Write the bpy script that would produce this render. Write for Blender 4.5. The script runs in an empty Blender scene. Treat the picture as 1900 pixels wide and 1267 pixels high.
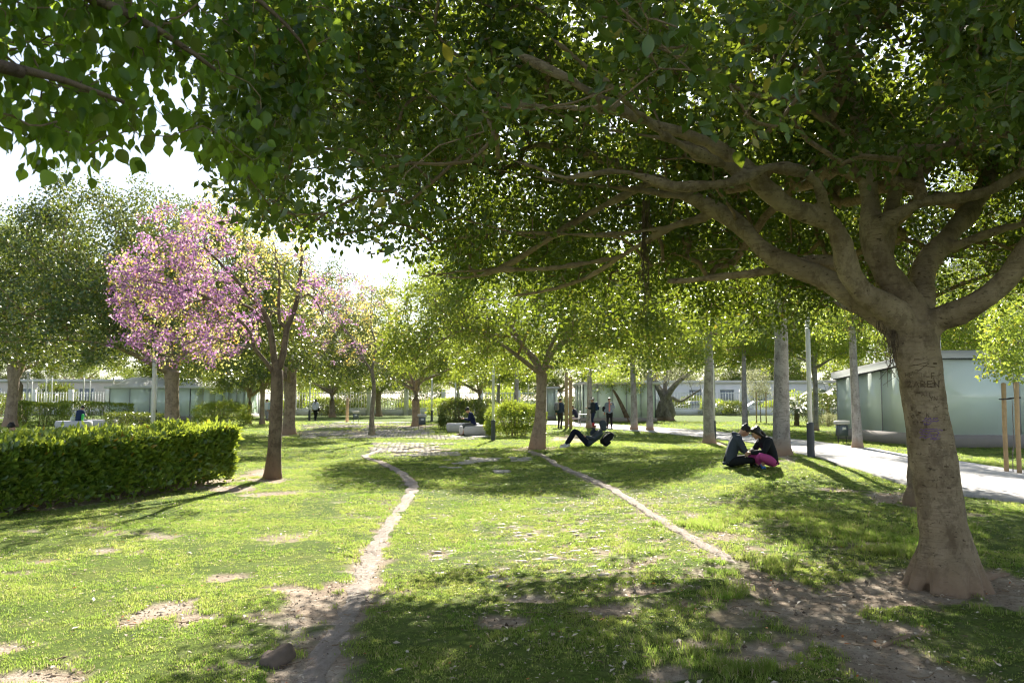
import bpy, math, random
import numpy as np
from mathutils import Vector, Matrix, Quaternion

random.seed(7)
RNG = np.random.default_rng(7)
SC = bpy.context.scene
COL = SC.collection
R = math.radians

# ------------------------------------------------------------------ camera
CAM_H = 1.70
FPX = 1478.0                      # focal length in photo pixels (1900 wide), 28 mm lens
PITCH = math.atan((740 - 633.5) / FPX)
cam_d = bpy.data.cameras.new('camera')
cam = bpy.data.objects.new('camera', cam_d)
COL.objects.link(cam)
cam_d.sensor_width = 36.0
cam_d.lens = 28.0
cam_d.clip_start = 0.05
cam_d.clip_end = 2000
cam.location = (0, 0, CAM_H)
cam.rotation_euler = (math.pi / 2 + PITCH, 0, 0)
cam_d.dof.use_dof = True
cam_d.dof.focus_distance = 8.6
cam_d.dof.aperture_fstop = 4.0
SC.camera = cam

# ------------------------------------------------------------------ sky and sun
SUN_EL, SUN_AZ = R(35), R(6)       # azimuth from +Y towards +X
SUNV = Vector((math.sin(SUN_AZ) * math.cos(SUN_EL), math.cos(SUN_AZ) * math.cos(SUN_EL), math.sin(SUN_EL)))
world = bpy.data.worlds.new('World')
SC.world = world
world.use_nodes = True
wn = world.node_tree.nodes
wl = world.node_tree.links
bg = wn['Background']
skyt = wn.new('ShaderNodeTexSky')
skyt.sky_type = 'NISHITA'
skyt.sun_disc = False
skyt.sun_elevation = SUN_EL
skyt.sun_rotation = SUN_AZ
skyt.air_density = 1.0
skyt.dust_density = 0.35
skyt.ozone_density = 1.0
hsv = wn.new('ShaderNodeHueSaturation')      # thin white cloud takes most of the blue out of the sky
hsv.inputs['Saturation'].default_value = 0.6
wl.new(skyt.outputs[0], hsv.inputs['Color'])
wl.new(hsv.outputs[0], bg.inputs[0])
bg.inputs[1].default_value = 0.064
sun_d = bpy.data.lights.new('sun', 'SUN')
sun = bpy.data.objects.new('sun', sun_d)
COL.objects.link(sun)
sun_d.energy = 5.0
sun_d.angle = R(0.53)
sun_d.color = (1.0, 0.93, 0.80)
sun.rotation_euler = (-SUNV).to_track_quat('-Z', 'Y').to_euler()
sun.location = (20, 60, 60)
SC.view_settings.view_transform = 'Standard'
SC.view_settings.look = 'None'
SC.view_settings.gamma = 1.0
SC.view_settings.use_curve_mapping = False
SC.view_settings.exposure = 1.8
SC.render.engine = 'CYCLES'
SC.cycles.max_bounces = 4
SC.cycles.diffuse_bounces = 3
SC.cycles.glossy_bounces = 2
SC.cycles.transmission_bounces = 3
SC.cycles.transparent_max_bounces = 8
SC.cycles.sample_clamp_indirect = 6.0
SC.cycles.filter_width = 1.15
SC.cycles.use_denoising = True
SC.cycles.use_adaptive_sampling = True
SC.cycles.adaptive_threshold = 0.03

# ------------------------------------------------------------------ numbers: noise, ground height, pixel rays
_lat = np.random.default_rng(11).random((256, 256))

def vnoise(x, y):
    x = np.asarray(x, float); y = np.asarray(y, float)
    xi = np.floor(x).astype(int); yi = np.floor(y).astype(int)
    fx = x - xi; fy = y - yi
    fx = fx * fx * (3 - 2 * fx); fy = fy * fy * (3 - 2 * fy)
    a = _lat[xi % 256, yi % 256]; b = _lat[(xi + 1) % 256, yi % 256]
    c = _lat[xi % 256, (yi + 1) % 256]; d = _lat[(xi + 1) % 256, (yi + 1) % 256]
    return (a * (1 - fx) + b * fx) * (1 - fy) + (c * (1 - fx) + d * fx) * fy

def fbm(x, y, o=4):
    s = 0.0; a = 0.5; t = 0.0
    for k in range(o):
        s = s + a * vnoise(x * 2 ** k + 17.3 * k, y * 2 ** k + 5.1 * k); t += a; a *= 0.5
    return s / t

def gh(x, y):
    """height of the ground: a low mound where the couple sit, gentle unevenness"""
    x = np.asarray(x, float); y = np.asarray(y, float)
    h = 0.30 * np.exp(-((x - 6.2) / 3.6) ** 2 - ((y - 18.5) / 5.0) ** 2)
    h = h + 0.12 * np.exp(-((x - 2.6) / 3.0) ** 2 - ((y - 25.5) / 4.0) ** 2)
    near = np.exp(-np.maximum(0, y - 30) / 10.0)
    h = h + near * (0.10 * (fbm(x * 0.35, y * 0.35, 2) - 0.5) + 0.035 * (fbm(x * 1.6 + 9, y * 1.6, 2) - 0.5))
    return h

def gz(x, y):
    return float(gh(x, y))

CP, SP = math.cos(PITCH), math.sin(PITCH)

def ray(px, py):
    u = (px - 950.0) / FPX; v = (633.5 - py) / FPX
    return np.array([u, CP - v * SP, SP + v * CP])

def at(px, py, Y):
    """point at depth Y seen at photo pixel (px, py)"""
    d = ray(px, py)
    return np.array([0, 0, CAM_H]) + d * (Y / d[1])

def gnd(px, py):
    """point of the ground seen at photo pixel"""
    d = ray(px, py); z = 0.0
    for _ in range(25):
        t = (z - CAM_H) / d[2]
        p = d * t
        z = 0.5 * z + 0.5 * float(gh(p[0], p[1]))
    return np.array([p[0], p[1], gz(p[0], p[1])])

def proj(P):
    P = np.atleast_2d(P)
    x = P[:, 0]; y = P[:, 1]; z = P[:, 2] - CAM_H
    w = y * CP + z * SP
    v = -y * SP + z * CP
    w = np.where(w < 1e-3, 1e-3, w)
    return 950 + FPX * x / w, 633.5 - FPX * v / w, w

def seg_dist(x, y, pts):
    """distance to a polyline in the ground plane and its arc parameter"""
    best = np.full(np.shape(x), 1e9)
    for a, b in zip(pts[:-1], pts[1:]):
        a = np.asarray(a[:2], float); b = np.asarray(b[:2], float)
        d = b - a; L = max(d @ d, 1e-9)
        t = np.clip(((x - a[0]) * d[0] + (y - a[1]) * d[1]) / L, 0, 1)
        best = np.minimum(best, np.hypot(x - a[0] - t * d[0], y - a[1] - t * d[1]))
    return best

def smooth_path(pts, step=0.25):
    P = np.asarray(pts, float)
    out = []
    n = len(P)
    for i in range(n - 1):
        p0 = P[max(i - 1, 0)]; p1 = P[i]; p2 = P[i + 1]; p3 = P[min(i + 2, n - 1)]
        m = max(2, int(np.linalg.norm(p2 - p1) / step))
        for k in range(m):
            t = k / m
            out.append(0.5 * ((2 * p1) + (-p0 + p2) * t + (2 * p0 - 5 * p1 + 4 * p2 - p3) * t * t + (-p0 + 3 * p1 - 3 * p2 + p3) * t ** 3))
    out.append(P[-1])
    return np.array(out)

# ------------------------------------------------------------------ meshes and objects
def mesh_np(name, V, F, smooth=True, attrs=None):
    """V (n,3); F list of face arrays, each (m,3) or (m,4); attrs {name: per vertex floats}"""
    V = np.asarray(V, np.float32).reshape(-1, 3)
    F = [np.asarray(f, np.int32) for f in F if len(f)]
    me = bpy.data.meshes.new(name)
    me.vertices.add(len(V)); me.vertices.foreach_set('co', V.ravel())
    nl = sum(f.size for f in F); nf = sum(len(f) for f in F)
    me.loops.add(nl); me.polygons.add(nf)
    me.loops.foreach_set('vertex_index', np.concatenate([f.ravel() for f in F]))
    tot = np.concatenate([np.full(len(f), f.shape[1], np.int32) for f in F])
    st = np.concatenate([[0], np.cumsum(tot)[:-1]]).astype(np.int32)
    me.polygons.foreach_set('loop_start', st)
    if smooth:
        me.polygons.foreach_set('use_smooth', np.ones(nf, bool))
    if attrs:
        for k, a in attrs.items():
            at_ = me.attributes.new(k, 'FLOAT', 'POINT')
            at_.data.foreach_set('value', np.asarray(a, np.float32))
    me.update(calc_edges=True)
    return me

def obj(name, me, mat=None, parent=None, loc=None):
    o = bpy.data.objects.new(name, me)
    COL.objects.link(o)
    if mat is not None and me is not None and not me.materials:
        for m in (mat if isinstance(mat, (list, tuple)) else [mat]):
            me.materials.append(m)
    if parent is not None:
        o.parent = parent
    if loc is not None:
        o.location = tuple(float(c) for c in loc)
    return o

def tag(o, label=None, cat=None, group=None, kind=None):
    if label: o['label'] = label
    if cat: o['category'] = cat
    if group: o['group'] = group
    if kind: o['kind'] = kind
    return o

def thing(name, label, cat, loc=(0, 0, 0), rz=0.0, group=None):
    o = bpy.data.objects.new(name, None)
    COL.objects.link(o)
    o.location = tuple(float(c) for c in loc); o.rotation_euler = (0, 0, rz)
    o.empty_display_size = 0.3
    return tag(o, label, cat, group)

def copy_tree(src, label, loc=None, rz=None, scale=None, parent=None):
    c = src.copy(); COL.objects.link(c)
    if parent is not None:
        c.parent = parent
    else:
        c['label'] = label
        if loc is not None: c.location = tuple(float(k) for k in loc)
        if rz is not None: c.rotation_euler = (0, 0, rz)
        if scale is not None: c.scale = scale if isinstance(scale, tuple) else (scale,) * 3
    for ch in [o for o in src.children]:
        copy_tree(ch, None, parent=c)
    return c

class MB:
    """collects shapes into one mesh"""
    def __init__(s):
        s.V = []; s.F = []; s.n = 0
    def add(s, V, F):
        V = np.asarray(V, float).reshape(-1, 3)
        s.V.append(V)
        for f in F:
            if len(f): s.F.append(np.asarray(f, int) + s.n)
        s.n += len(V)
        return s
    def box(s, c, d, rz=0.0, bev=0.0, rx=0.0, ry=0.0):
        """box centred at c with full size d; bev chamfers the vertical and horizontal edges"""
        x, y, z = np.asarray(d, float) / 2
        b = min(bev, 0.45 * min(x, y, z) * 2) if bev else 0
        if b:
            rings = [(-z, b), (-z + b, 0), (z - b, 0), (z, b)]
            V = []
            for zz, ins in rings:
                X, Y = x - ins, y - ins
                c_ = b if ins == 0 else b * 0.6
                V += [(X, -Y + c_, zz), (X, Y - c_, zz), (X - c_, Y, zz), (-X + c_, Y, zz), (-X, Y - c_, zz), (-X, -Y + c_, zz), (-X + c_, -Y, zz), (X - c_, -Y, zz)]
            F4 = []
            for k in range(3):
                for i in range(8):
                    j = (i + 1) % 8
                    F4.append((k * 8 + i, k * 8 + j, k * 8 + 8 + j, k * 8 + 8 + i))
            V += [(0, 0, -z), (0, 0, z)]
            F3 = [((i + 1) % 8, i, 32) for i in range(8)] + [(24 + i, 24 + (i + 1) % 8, 33) for i in range(8)]
            F = [F4, F3]
        else:
            V = [(-x, -y, -z), (x, -y, -z), (x, y, -z), (-x, y, -z), (-x, -y, z), (x, -y, z), (x, y, z), (-x, y, z)]
            F = [[(3, 2, 1, 0), (4, 5, 6, 7), (0, 1, 5, 4), (1, 2, 6, 5), (2, 3, 7, 6), (3, 0, 4, 7)]]
        V = np.array(V, float)
        if rx or ry or rz:
            V = V @ np.array(Matrix.Rotation(rz, 3, 'Z') @ Matrix.Rotation(ry, 3, 'Y') @ Matrix.Rotation(rx, 3, 'X')).T
        return s.add(V + np.asarray(c, float), F)
    def tube(s, P, r, K=8, cap=True):
        V, F = tube_np(P, r, K, cap)
        return s.add(V, F)
    def ell(s, c, rad, M=None, nu=12, nv=8):
        V = []
        for i in range(1, nv):
            t = math.pi * i / nv
            for k in range(nu):
                a = 2 * math.pi * k / nu
                V.append((math.sin(t) * math.cos(a), math.sin(t) * math.sin(a), math.cos(t)))
        V += [(0, 0, 1), (0, 0, -1)]
        V = np.array(V) * np.asarray(rad, float)
        if M is not None:
            V = V @ np.asarray(M, float).T
        F4 = []
        for i in range(nv - 2):
            for k in range(nu):
                F4.append((i * nu + k, (i + 1) * nu + k, (i + 1) * nu + (k + 1) % nu, i * nu + (k + 1) % nu))
        m = (nv - 1) * nu
        F3 = [(m, k, (k + 1) % nu) for k in range(nu)] + [(m + 1, (nv - 2) * nu + (k + 1) % nu, (nv - 2) * nu + k) for k in range(nu)]
        return s.add(V + np.asarray(c, float), [F4, F3])
    def mesh(s, name, smooth=True, attrs=None):
        return mesh_np(name, np.concatenate(s.V), s.F, smooth, attrs)
    def build(s, name, mat, parent=None, smooth=True, loc=None):
        return obj(name, s.mesh(name, smooth), mat, parent, loc)

def frames(P):
    P = np.asarray(P, float)
    T = np.gradient(P, axis=0) if len(P) > 2 else np.repeat((P[-1] - P[0])[None], len(P), 0)
    T = T / np.maximum(np.linalg.norm(T, axis=1, keepdims=True), 1e-9)
    ref = np.array([0.0, 0, 1]) if abs(T[:, 2]).mean() < 0.75 else np.array([1.0, 0.17, 0])
    A = np.cross(T, ref); A = A / np.maximum(np.linalg.norm(A, axis=1, keepdims=True), 1e-9)
    return T, A, np.cross(A, T)

_tubeF = {}
def tube_np(P, r, K=8, cap=True):
    P = np.asarray(P, float); n = len(P)
    r = np.broadcast_to(np.asarray(r, float), (n,))
    T, A, B = frames(P)
    a = np.arange(K) * 2 * math.pi / K
    V = P[:, None] + r[:, None, None] * (np.cos(a)[None, :, None] * A[:, None] + np.sin(a)[None, :, None] * B[:, None])
    V = V.reshape(-1, 3)
    key = (n, K)
    if key not in _tubeF:
        i = np.arange(n - 1)[:, None]; k = np.arange(K)[None]
        k2 = (k + 1) % K
        _tubeF[key] = np.stack([i * K + k, i * K + k2, (i + 1) * K + k2, (i + 1) * K + k], -1).reshape(-1, 4)
    F = [_tubeF[key]]
    if cap:
        m = len(V)
        V = np.concatenate([V, P[:1] - T[:1] * r[0] * 0.3, P[-1:] + T[-1:] * r[-1] * 0.3])
        k = np.arange(K); k2 = (k + 1) % K
        F.append(np.stack([np.full(K, m), k2, k], 1)); F.append(np.stack([np.full(K, m + 1), (n - 1) * K + k, (n - 1) * K + k2], 1))
    return V, F

def remesh(mb, voxel, smooth_it=6, fac=0.5):
    """fuse overlapping shapes into one continuous surface"""
    me = mb.mesh('fuse', True)
    o = bpy.data.objects.new('fuse', me); COL.objects.link(o)
    m = o.modifiers.new('r', 'REMESH'); m.mode = 'VOXEL'; m.voxel_size = voxel; m.use_smooth_shade = True
    if smooth_it:
        s = o.modifiers.new('s', 'SMOOTH'); s.iterations = smooth_it; s.factor = fac
    dg = bpy.context.evaluated_depsgraph_get()
    res = bpy.data.meshes.new_from_object(o.evaluated_get(dg))
    bpy.data.objects.remove(o); bpy.data.meshes.remove(me)
    res.polygons.foreach_set('use_smooth', np.ones(len(res.polygons), bool))
    return res

# ------------------------------------------------------------------ materials
class NT:
    def __init__(s, name):
        s.m = bpy.data.materials.new(name); s.m.use_nodes = True
        s.t = s.m.node_tree; s.t.nodes.clear()
        s.out = s.t.nodes.new('ShaderNodeOutputMaterial')
    def n(s, typ, **kw):
        nd = s.t.nodes.new('ShaderNode' + typ)
        for k, v in kw.items():
            if k in nd.inputs.keys() if isinstance(k, str) else False:
                s.set(nd, k, v)
            else:
                setattr(nd, k, v)
        return nd
    def set(s, nd, sock, v):
        i = nd.inputs[sock]
        if hasattr(v, 'is_output'):
            s.t.links.new(v, i)
        else:
            if isinstance(v, (tuple, list)) and len(v) == 3 and i.type == 'RGBA':
                v = (*v, 1)
            i.default_value = v
    def noise(s, scale, detail=4, rough=0.6, vec=None, out='Fac'):
        nd = s.n('TexNoise'); s.set(nd, 'Scale', scale); s.set(nd, 'Detail', detail); s.set(nd, 'Roughness', rough)
        if vec is not None: s.set(nd, 'Vector', vec)
        return nd.outputs[out]
    def ramp(s, fac, stops):
        nd = s.n('ValToRGB'); s.set(nd, 'Fac', fac)
        el = nd.color_ramp.elements
        while len(el) > 1: el.remove(el[-1])
        el[0].position = stops[0][0]; el[0].color = (*stops[0][1], 1) if len(stops[0][1]) == 3 else stops[0][1]
        for p, c in stops[1:]:
            e = el.new(p); e.color = (*c, 1)
        return nd.outputs['Color']
    def mix(s, fac, a, b, blend='MIX'):
        nd = s.n('Mix'); nd.data_type = 'RGBA'; nd.blend_type = blend; nd.clamp_result = False
        s.set(nd, 0, fac)
        for i, v in ((6, a), (7, b)):
            if hasattr(v, 'is_output'): s.t.links.new(v, nd.inputs[i])
            else: nd.inputs[i].default_value = (*v, 1)
        return nd.outputs[2]
    def math(s, op, a, b=0.0, c=None, clamp=False):
        nd = s.n('Math'); nd.operation = op; nd.use_clamp = clamp
        s.set(nd, 0, a); s.set(nd, 1, b)
        if c is not None: s.set(nd, 2, c)
        return nd.outputs[0]
    def coord(s, which='Object'):
        return s.n('TexCoord').outputs[which]
    def mapv(s, vec, scale=(1, 1, 1), loc=(0, 0, 0)):
        nd = s.n('Mapping'); s.set(nd, 'Vector', vec); nd.inputs['Scale'].default_value = scale; nd.inputs['Location'].default_value = loc
        return nd.outputs[0]
    def sep(s, vec):
        nd = s.n('SeparateXYZ'); s.set(nd, 0, vec); return nd.outputs
    def bump(s, h, strength=0.5, dist=0.02):
        nd = s.n('Bump'); s.set(nd, 'Height', h); s.set(nd, 'Strength', strength); s.set(nd, 'Distance', dist)
        return nd.outputs[0]
    def pbr(s, color, rough=0.6, normal=None, spec=0.4, metal=0.0, **kw):
        b = s.n('BsdfPrincipled')
        s.set(b, 'Base Color', color); s.set(b, 'Roughness', rough); s.set(b, 'Specular IOR Level', spec); s.set(b, 'Metallic', metal)
        if normal is not None: s.set(b, 'Normal', normal)
        for k, v in kw.items(): s.set(b, k.replace('_', ' '), v)
        return b.outputs[0]
    def done(s, sh):
        s.t.links.new(sh, s.out.inputs['Surface']); return s.m

def rnd_fac(t):
    """per-leaf number: stored on the vertices, shifted by the object's own random"""
    a = t.n('Attribute'); a.attribute_name = 'rnd'
    o = t.n('ObjectInfo')
    return t.math('FRACT', t.math('ADD', a.outputs['Fac'], o.outputs['Random']))

def leaf_mat(name, dark, light, trans, tfac=0.45, rough=0.38, spec=0.5, odd=None, p_odd=0.0):
    t = NT(name)
    f = rnd_fac(t)
    c = t.ramp(f, [(0.0, dark), (0.75, light), (1.0, tuple(min(1, k * 1.25) for k in light))])
    tc = t.ramp(f, [(0.0, tuple(k * 0.7 for k in trans)), (1.0, trans)])
    if odd:
        g = t.math('FRACT', t.math('MULTIPLY', f, 37.3))
        sel = t.math('LESS_THAN', g, p_odd)
        c = t.mix(sel, c, odd); tc = t.mix(sel, tc, tuple(min(1, k * 1.3) for k in odd))
    v = t.noise(60, 2, 0.5, t.coord('Object'))
    c = t.mix(t.math('MULTIPLY', v, 0.35), c, tuple(k * 0.6 for k in dark))
    p = t.pbr(c, rough, None, spec)
    tr = t.n('BsdfTranslucent'); t.set(tr, 'Color', tc)
    mx = t.n('MixShader'); t.set(mx, 0, tfac); t.set(mx, 1, p); t.set(mx, 2, tr.outputs[0])
    return t.done(mx.outputs[0])

def bark_mat(name, c1, c2, dark, base=None, base_h=0.5, horiz=True, scale=1.0, bump=0.6):
    t = NT(name)
    co = t.coord('Object')
    n1 = t.noise(3.0 * scale, 6, 0.65, co)
    col = t.ramp(n1, [(0.3, c1), (0.7, c2)])
    st = t.mapv(co, (7 * scale, 7 * scale, 45 * scale) if horiz else (38 * scale, 38 * scale, 4 * scale))
    n2 = t.noise(1.0, 5, 0.7, st)
    lines = t.ramp(n2, [(0.36, (1, 1, 1)), (0.48, (0, 0, 0))])
    col = t.mix(t.math('MULTIPLY', lines, t.math('MULTIPLY', t.ramp(t.noise(2.2 * scale, 3, 0.6, t.mapv(co, (1, 1, 1), (1, 7, 3))), [(0.35, (0, 0, 0)), (0.65, (1, 1, 1))]), 0.6)), col, dark)
    blot = t.ramp(t.noise(7 * scale, 6, 0.75, t.mapv(co, (1, 1, .7), (2, 2, 5))), [(0.42, (1, 1, 1)), (0.52, (0, 0, 0))])
    col = t.mix(t.math('MULTIPLY', blot, 0.5), col, dark)
    sp = t.noise(1.0, 2, 0.5, t.mapv(co, (16 * scale, 16 * scale, 40 * scale), (3, 1, 8)))
    spots = t.ramp(sp, [(0.66, (0, 0, 0)), (0.71, (1, 1, 1))])
    col = t.mix(t.math('MULTIPLY', spots, 0.75), col, tuple(k * 0.5 for k in dark))
    pale = t.ramp(t.noise(1.6 * scale, 4, 0.6, t.mapv(co, (1, 1, .5), (9, 4, 2))), [(0.58, (0, 0, 0)), (0.72, (1, 1, 1))])
    col = t.mix(t.math('MULTIPLY', pale, 0.4), col, tuple(min(1, k * 1.4) for k in c2))
    if base:
        z = t.sep(co)[2]
        zz = t.math('ADD', z, t.math('MULTIPLY', t.noise(5, 3, 0.6, co), -0.5 * base_h))
        f = t.n('MapRange'); t.set(f, 'Value', zz); t.set(f, 'From Min', -0.1 * base_h); t.set(f, 'From Max', base_h * 0.75); t.set(f, 'To Min', 0.9); t.set(f, 'To Max', 0.0)
        col = t.mix(f.outputs[0], col, base)
    hgt = t.math('ADD', t.math('MULTIPLY', n2, 0.45 if horiz else 1.0), t.math('ADD', t.math('MULTIPLY', t.noise(30 * scale, 4, 0.6, co), 0.5), t.math('MULTIPLY', t.noise(8 * scale, 5, 0.7, co), 1.2)))
    return t.done(t.pbr(col, 0.85, t.bump(hgt, bump, 0.012), 0.25))

def plain_mat(name, color, rough=0.6, spec=0.4, metal=0.0, var=0.15, vscale=6.0, bump=0.0, bscale=40, dirt=None):
    t = NT(name)
    co = t.coord('Object')
    n = t.noise(vscale, 5, 0.6, co)
    c = t.mix(n, tuple(k * (1 - var) for k in color), tuple(min(1, k * (1 + var)) for k in color))
    if dirt:
        d = t.ramp(t.noise(vscale * 0.7, 6, 0.7, t.mapv(co, (1, 1, .4), (5, 5, 1))), [(0.5, (0, 0, 0)), (0.75, (1, 1, 1))])
        c = t.mix(t.math('MULTIPLY', d, 0.5), c, dirt)
    nm = t.bump(t.noise(bscale, 4, 0.6, co), bump, 0.01) if bump else None
    return t.done(t.pbr(c, rough, nm, spec, metal))

M = {}
M['ficus_leaf'] = leaf_mat('ficus leaf', (0.016, 0.046, 0.014), (0.042, 0.098, 0.022), (0.42, 0.54, 0.04), 0.27, 0.28, 0.5, (0.30, 0.26, 0.03), 0.02)
M['far_leaf'] = leaf_mat('evergreen leaf', (0.024, 0.056, 0.022), (0.060, 0.112, 0.036), (0.44, 0.52, 0.05), 0.17, 0.30, 0.5, (0.32, 0.28, 0.04), 0.03)
M['backlit_leaf'] = leaf_mat('sunlit evergreen leaf', (0.026, 0.062, 0.016), (0.065, 0.120, 0.026), (0.50, 0.61, 0.06), 0.36, 0.32, 0.5, (0.40, 0.34, 0.04), 0.03)  # brighter copy of the evergreen leaf, backlight put into colour and translucency
M['lime_leaf'] = leaf_mat('lime green leaf', (0.045, 0.10, 0.020), (0.105, 0.165, 0.032), (0.52, 0.64, 0.08), 0.46, 0.4, 0.4, (0.5, 0.45, 0.05), 0.06)
M['near_leaf'] = leaf_mat('heart shaped leaf', (0.030, 0.082, 0.024), (0.085, 0.170, 0.034), (0.44, 0.62, 0.05), 0.52, 0.38, 0.4, (0.16, 0.20, 0.03), 0.12)
M['hedge_leaf'] = leaf_mat('hedge leaf', (0.040, 0.105, 0.026), (0.140, 0.235, 0.045), (0.52, 0.62, 0.06), 0.38, 0.24, 0.65, (0.36, 0.25, 0.03), 0.012)
M['blossom'] = leaf_mat('pink blossom', (0.33, 0.14, 0.35), (0.51, 0.27, 0.52), (0.60, 0.30, 0.57), 0.40, 0.6, 0.2, (0.75, 0.45, 0.66), 0.15)
M['young_leaf'] = leaf_mat('young yellow green leaf', (0.28, 0.29, 0.06), (0.44, 0.44, 0.13), (0.80, 0.76, 0.24), 0.5, 0.5, 0.3, (0.55, 0.36, 0.06), 0.15)
M['grey_leaf'] = leaf_mat('grey green leaf', (0.10, 0.12, 0.07), (0.22, 0.24, 0.15), (0.5, 0.52, 0.25), 0.4, 0.5, 0.3)
M['grass'] = leaf_mat('grass blade', (0.085, 0.130, 0.024), (0.185, 0.225, 0.050), (0.56, 0.58, 0.10), 0.46, 0.5, 0.3, (0.44, 0.36, 0.19), 0.16)
def grass_mat():
    t = NT('grass blade')
    f = rnd_fac(t)
    pos = t.n('NewGeometry').outputs['Position']
    big = t.noise(0.9, 4, 0.6, pos); small = t.noise(5.0, 3, 0.6, pos)
    lush = t.ramp(f, [(0, (0.060, 0.125, 0.020)), (1, (0.120, 0.200, 0.035))])
    dry = t.ramp(f, [(0, (0.125, 0.160, 0.040)), (1, (0.245, 0.258, 0.085))])
    w = t.ramp(t.math('ADD', t.math('MULTIPLY', big, 0.6), t.math('MULTIPLY', small, 0.4)), [(0.38, (0, 0, 0)), (0.62, (1, 1, 1))])
    c = t.mix(w, lush, dry)
    tc = t.mix(w, (0.34, 0.53, 0.08), (0.58, 0.66, 0.15))
    sel = t.math('LESS_THAN', t.math('FRACT', t.math('MULTIPLY', f, 37.3)), 0.10)
    c = t.mix(sel, c, (0.46, 0.38, 0.22)); tc = t.mix(sel, tc, (0.6, 0.5, 0.3))
    tr = t.n('BsdfTranslucent'); t.set(tr, 'Color', tc)
    mx = t.n('MixShader'); t.set(mx, 0, 0.48); t.set(mx, 1, t.pbr(c, 0.5, None, 0.3)); t.set(mx, 2, tr.outputs[0])
    return t.done(mx.outputs[0])
M['grass'] = grass_mat()
M['litter'] = leaf_mat('fallen leaf', (0.26, 0.18, 0.11), (0.72, 0.65, 0.55), (0.4, 0.28, 0.12), 0.15, 0.6, 0.3, (0.55, 0.16, 0.03), 0.05)
M['ficus_bark'] = bark_mat('smooth ficus bark', (0.195, 0.145, 0.092), (0.38, 0.30, 0.21), (0.080, 0.053, 0.033), (0.25, 0.175, 0.12), 0.28, True, 1.0, 0.95)
M['far_bark'] = bark_mat('reddish ficus bark', (0.28, 0.21, 0.15), (0.40, 0.32, 0.25), (0.12, 0.085, 0.06), (0.34, 0.225, 0.155), 0.45)
M['twig_bark'] = bark_mat('brown twig bark', (0.22, 0.155, 0.10), (0.34, 0.25, 0.165), (0.08, 0.054, 0.034), None, 0.5, True, 2.0, 0.3)
M['dark_bark'] = bark_mat('furrowed dark bark', (0.13, 0.095, 0.065), (0.21, 0.16, 0.115), (0.04, 0.028, 0.02), (0.20, 0.125, 0.08), 0.6, False, 1.0, 0.9)
M['grey_twig'] = bark_mat('grey twig bark', (0.17, 0.145, 0.125), (0.26, 0.23, 0.21), (0.07, 0.055, 0.05), None, 0.5, False, 1.6, 0.4)
M['pale_bark'] = bark_mat('smooth grey bark', (0.30, 0.28, 0.27), (0.40, 0.375, 0.36), (0.11, 0.095, 0.09), (0.34, 0.22, 0.15), 0.45, True, 0.7, 0.3)
M['olive_bark'] = bark_mat('gnarled grey bark', (0.16, 0.14, 0.12), (0.30, 0.27, 0.24), (0.04, 0.035, 0.03), (0.25, 0.17, 0.11), 0.4, False, 0.6, 1.0)
M['metal_pole'] = plain_mat('painted pole', (0.70, 0.70, 0.66), 0.45, 0.5, 0.0, 0.06, 3.0, 0.0, 40, (0.32, 0.30, 0.26))
M['sleeve'] = plain_mat('dark sleeve', (0.045, 0.052, 0.06), 0.5, 0.5, 0, 0.2, 8, 0.1, 60, (0.12, 0.11, 0.10))
M['concrete'] = plain_mat('pale concrete', (0.55, 0.53, 0.52), 0.85, 0.2, 0, 0.10, 4.0, 0.25, 60, (0.36, 0.33, 0.30))
M['bench'] = plain_mat('cast stone', (0.52, 0.51, 0.55), 0.7, 0.3, 0, 0.08, 3.0, 0.1, 90, (0.42, 0.36, 0.32))
M['timber'] = plain_mat('round timber', (0.44, 0.31, 0.18), 0.8, 0.2, 0, 0.25, 9, 0.3, 30)
M['rubber'] = plain_mat('black rubber', (0.012, 0.012, 0.013), 0.6)
M['white_paint'] = plain_mat('white paint', (0.74, 0.74, 0.75), 0.5, 0.4, 0, 0.05, 2, 0, 40, (0.5, 0.48, 0.46))
M['grey_paint'] = plain_mat('grey paint', (0.30, 0.31, 0.34), 0.5, 0.4, 0, 0.08, 2)
M['bin_grey'] = plain_mat('bin steel', (0.10, 0.12, 0.145), 0.45, 0.5, 0.3, 0.1, 5)
M['roof_metal'] = plain_mat('pale roof', (0.60, 0.58, 0.57), 0.55, 0.4, 0, 0.08, 1.5, 0, 40, (0.34, 0.31, 0.29))
M['plinth'] = plain_mat('plinth', (0.30, 0.27, 0.26), 0.8, 0.3, 0, 0.12, 3, 0.2, 40)
# ================================================================== THE GROUND
G2 = lambda px, py: gnd(px, py)[:2]
kerbL = smooth_path([G2(*p) for p in [(535, 1345), (590, 1232), (632, 1160), (664, 1100), (682, 1050), (705, 1000), (742, 945), (762, 915), (764, 897), (742, 876), (705, 858), (676, 847), (692, 841), (706, 836), (690, 831)]], 0.25)
kerbR = smooth_path([G2(*p) for p in [(985, 838), (1022, 855), (1075, 880), (1125, 902), (1180, 934), (1235, 968), (1290, 1000), (1345, 1033), (1400, 1066), (1440, 1090)]], 0.25)
trackL = [G2(*p) for p in [(500, 1340), (590, 1225), (630, 1160), (668, 1090)]]
trackR = [G2(*p) for p in [(1440, 1090), (1500, 1130), (1590, 1190), (1700, 1250), (1800, 1310)]]
MAIN = gnd(1765, 1092)
MAIN_BASE = MAIN.copy()
PATH_NEAR = [G2(*p) for p in [(905, 786), (1000, 787), (1120, 796), (1230, 804), (1330, 815), (1440, 830), (1520, 850), (1600, 874), (1690, 903), (1800, 922), (1950, 940), (2300, 975)]]
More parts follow.
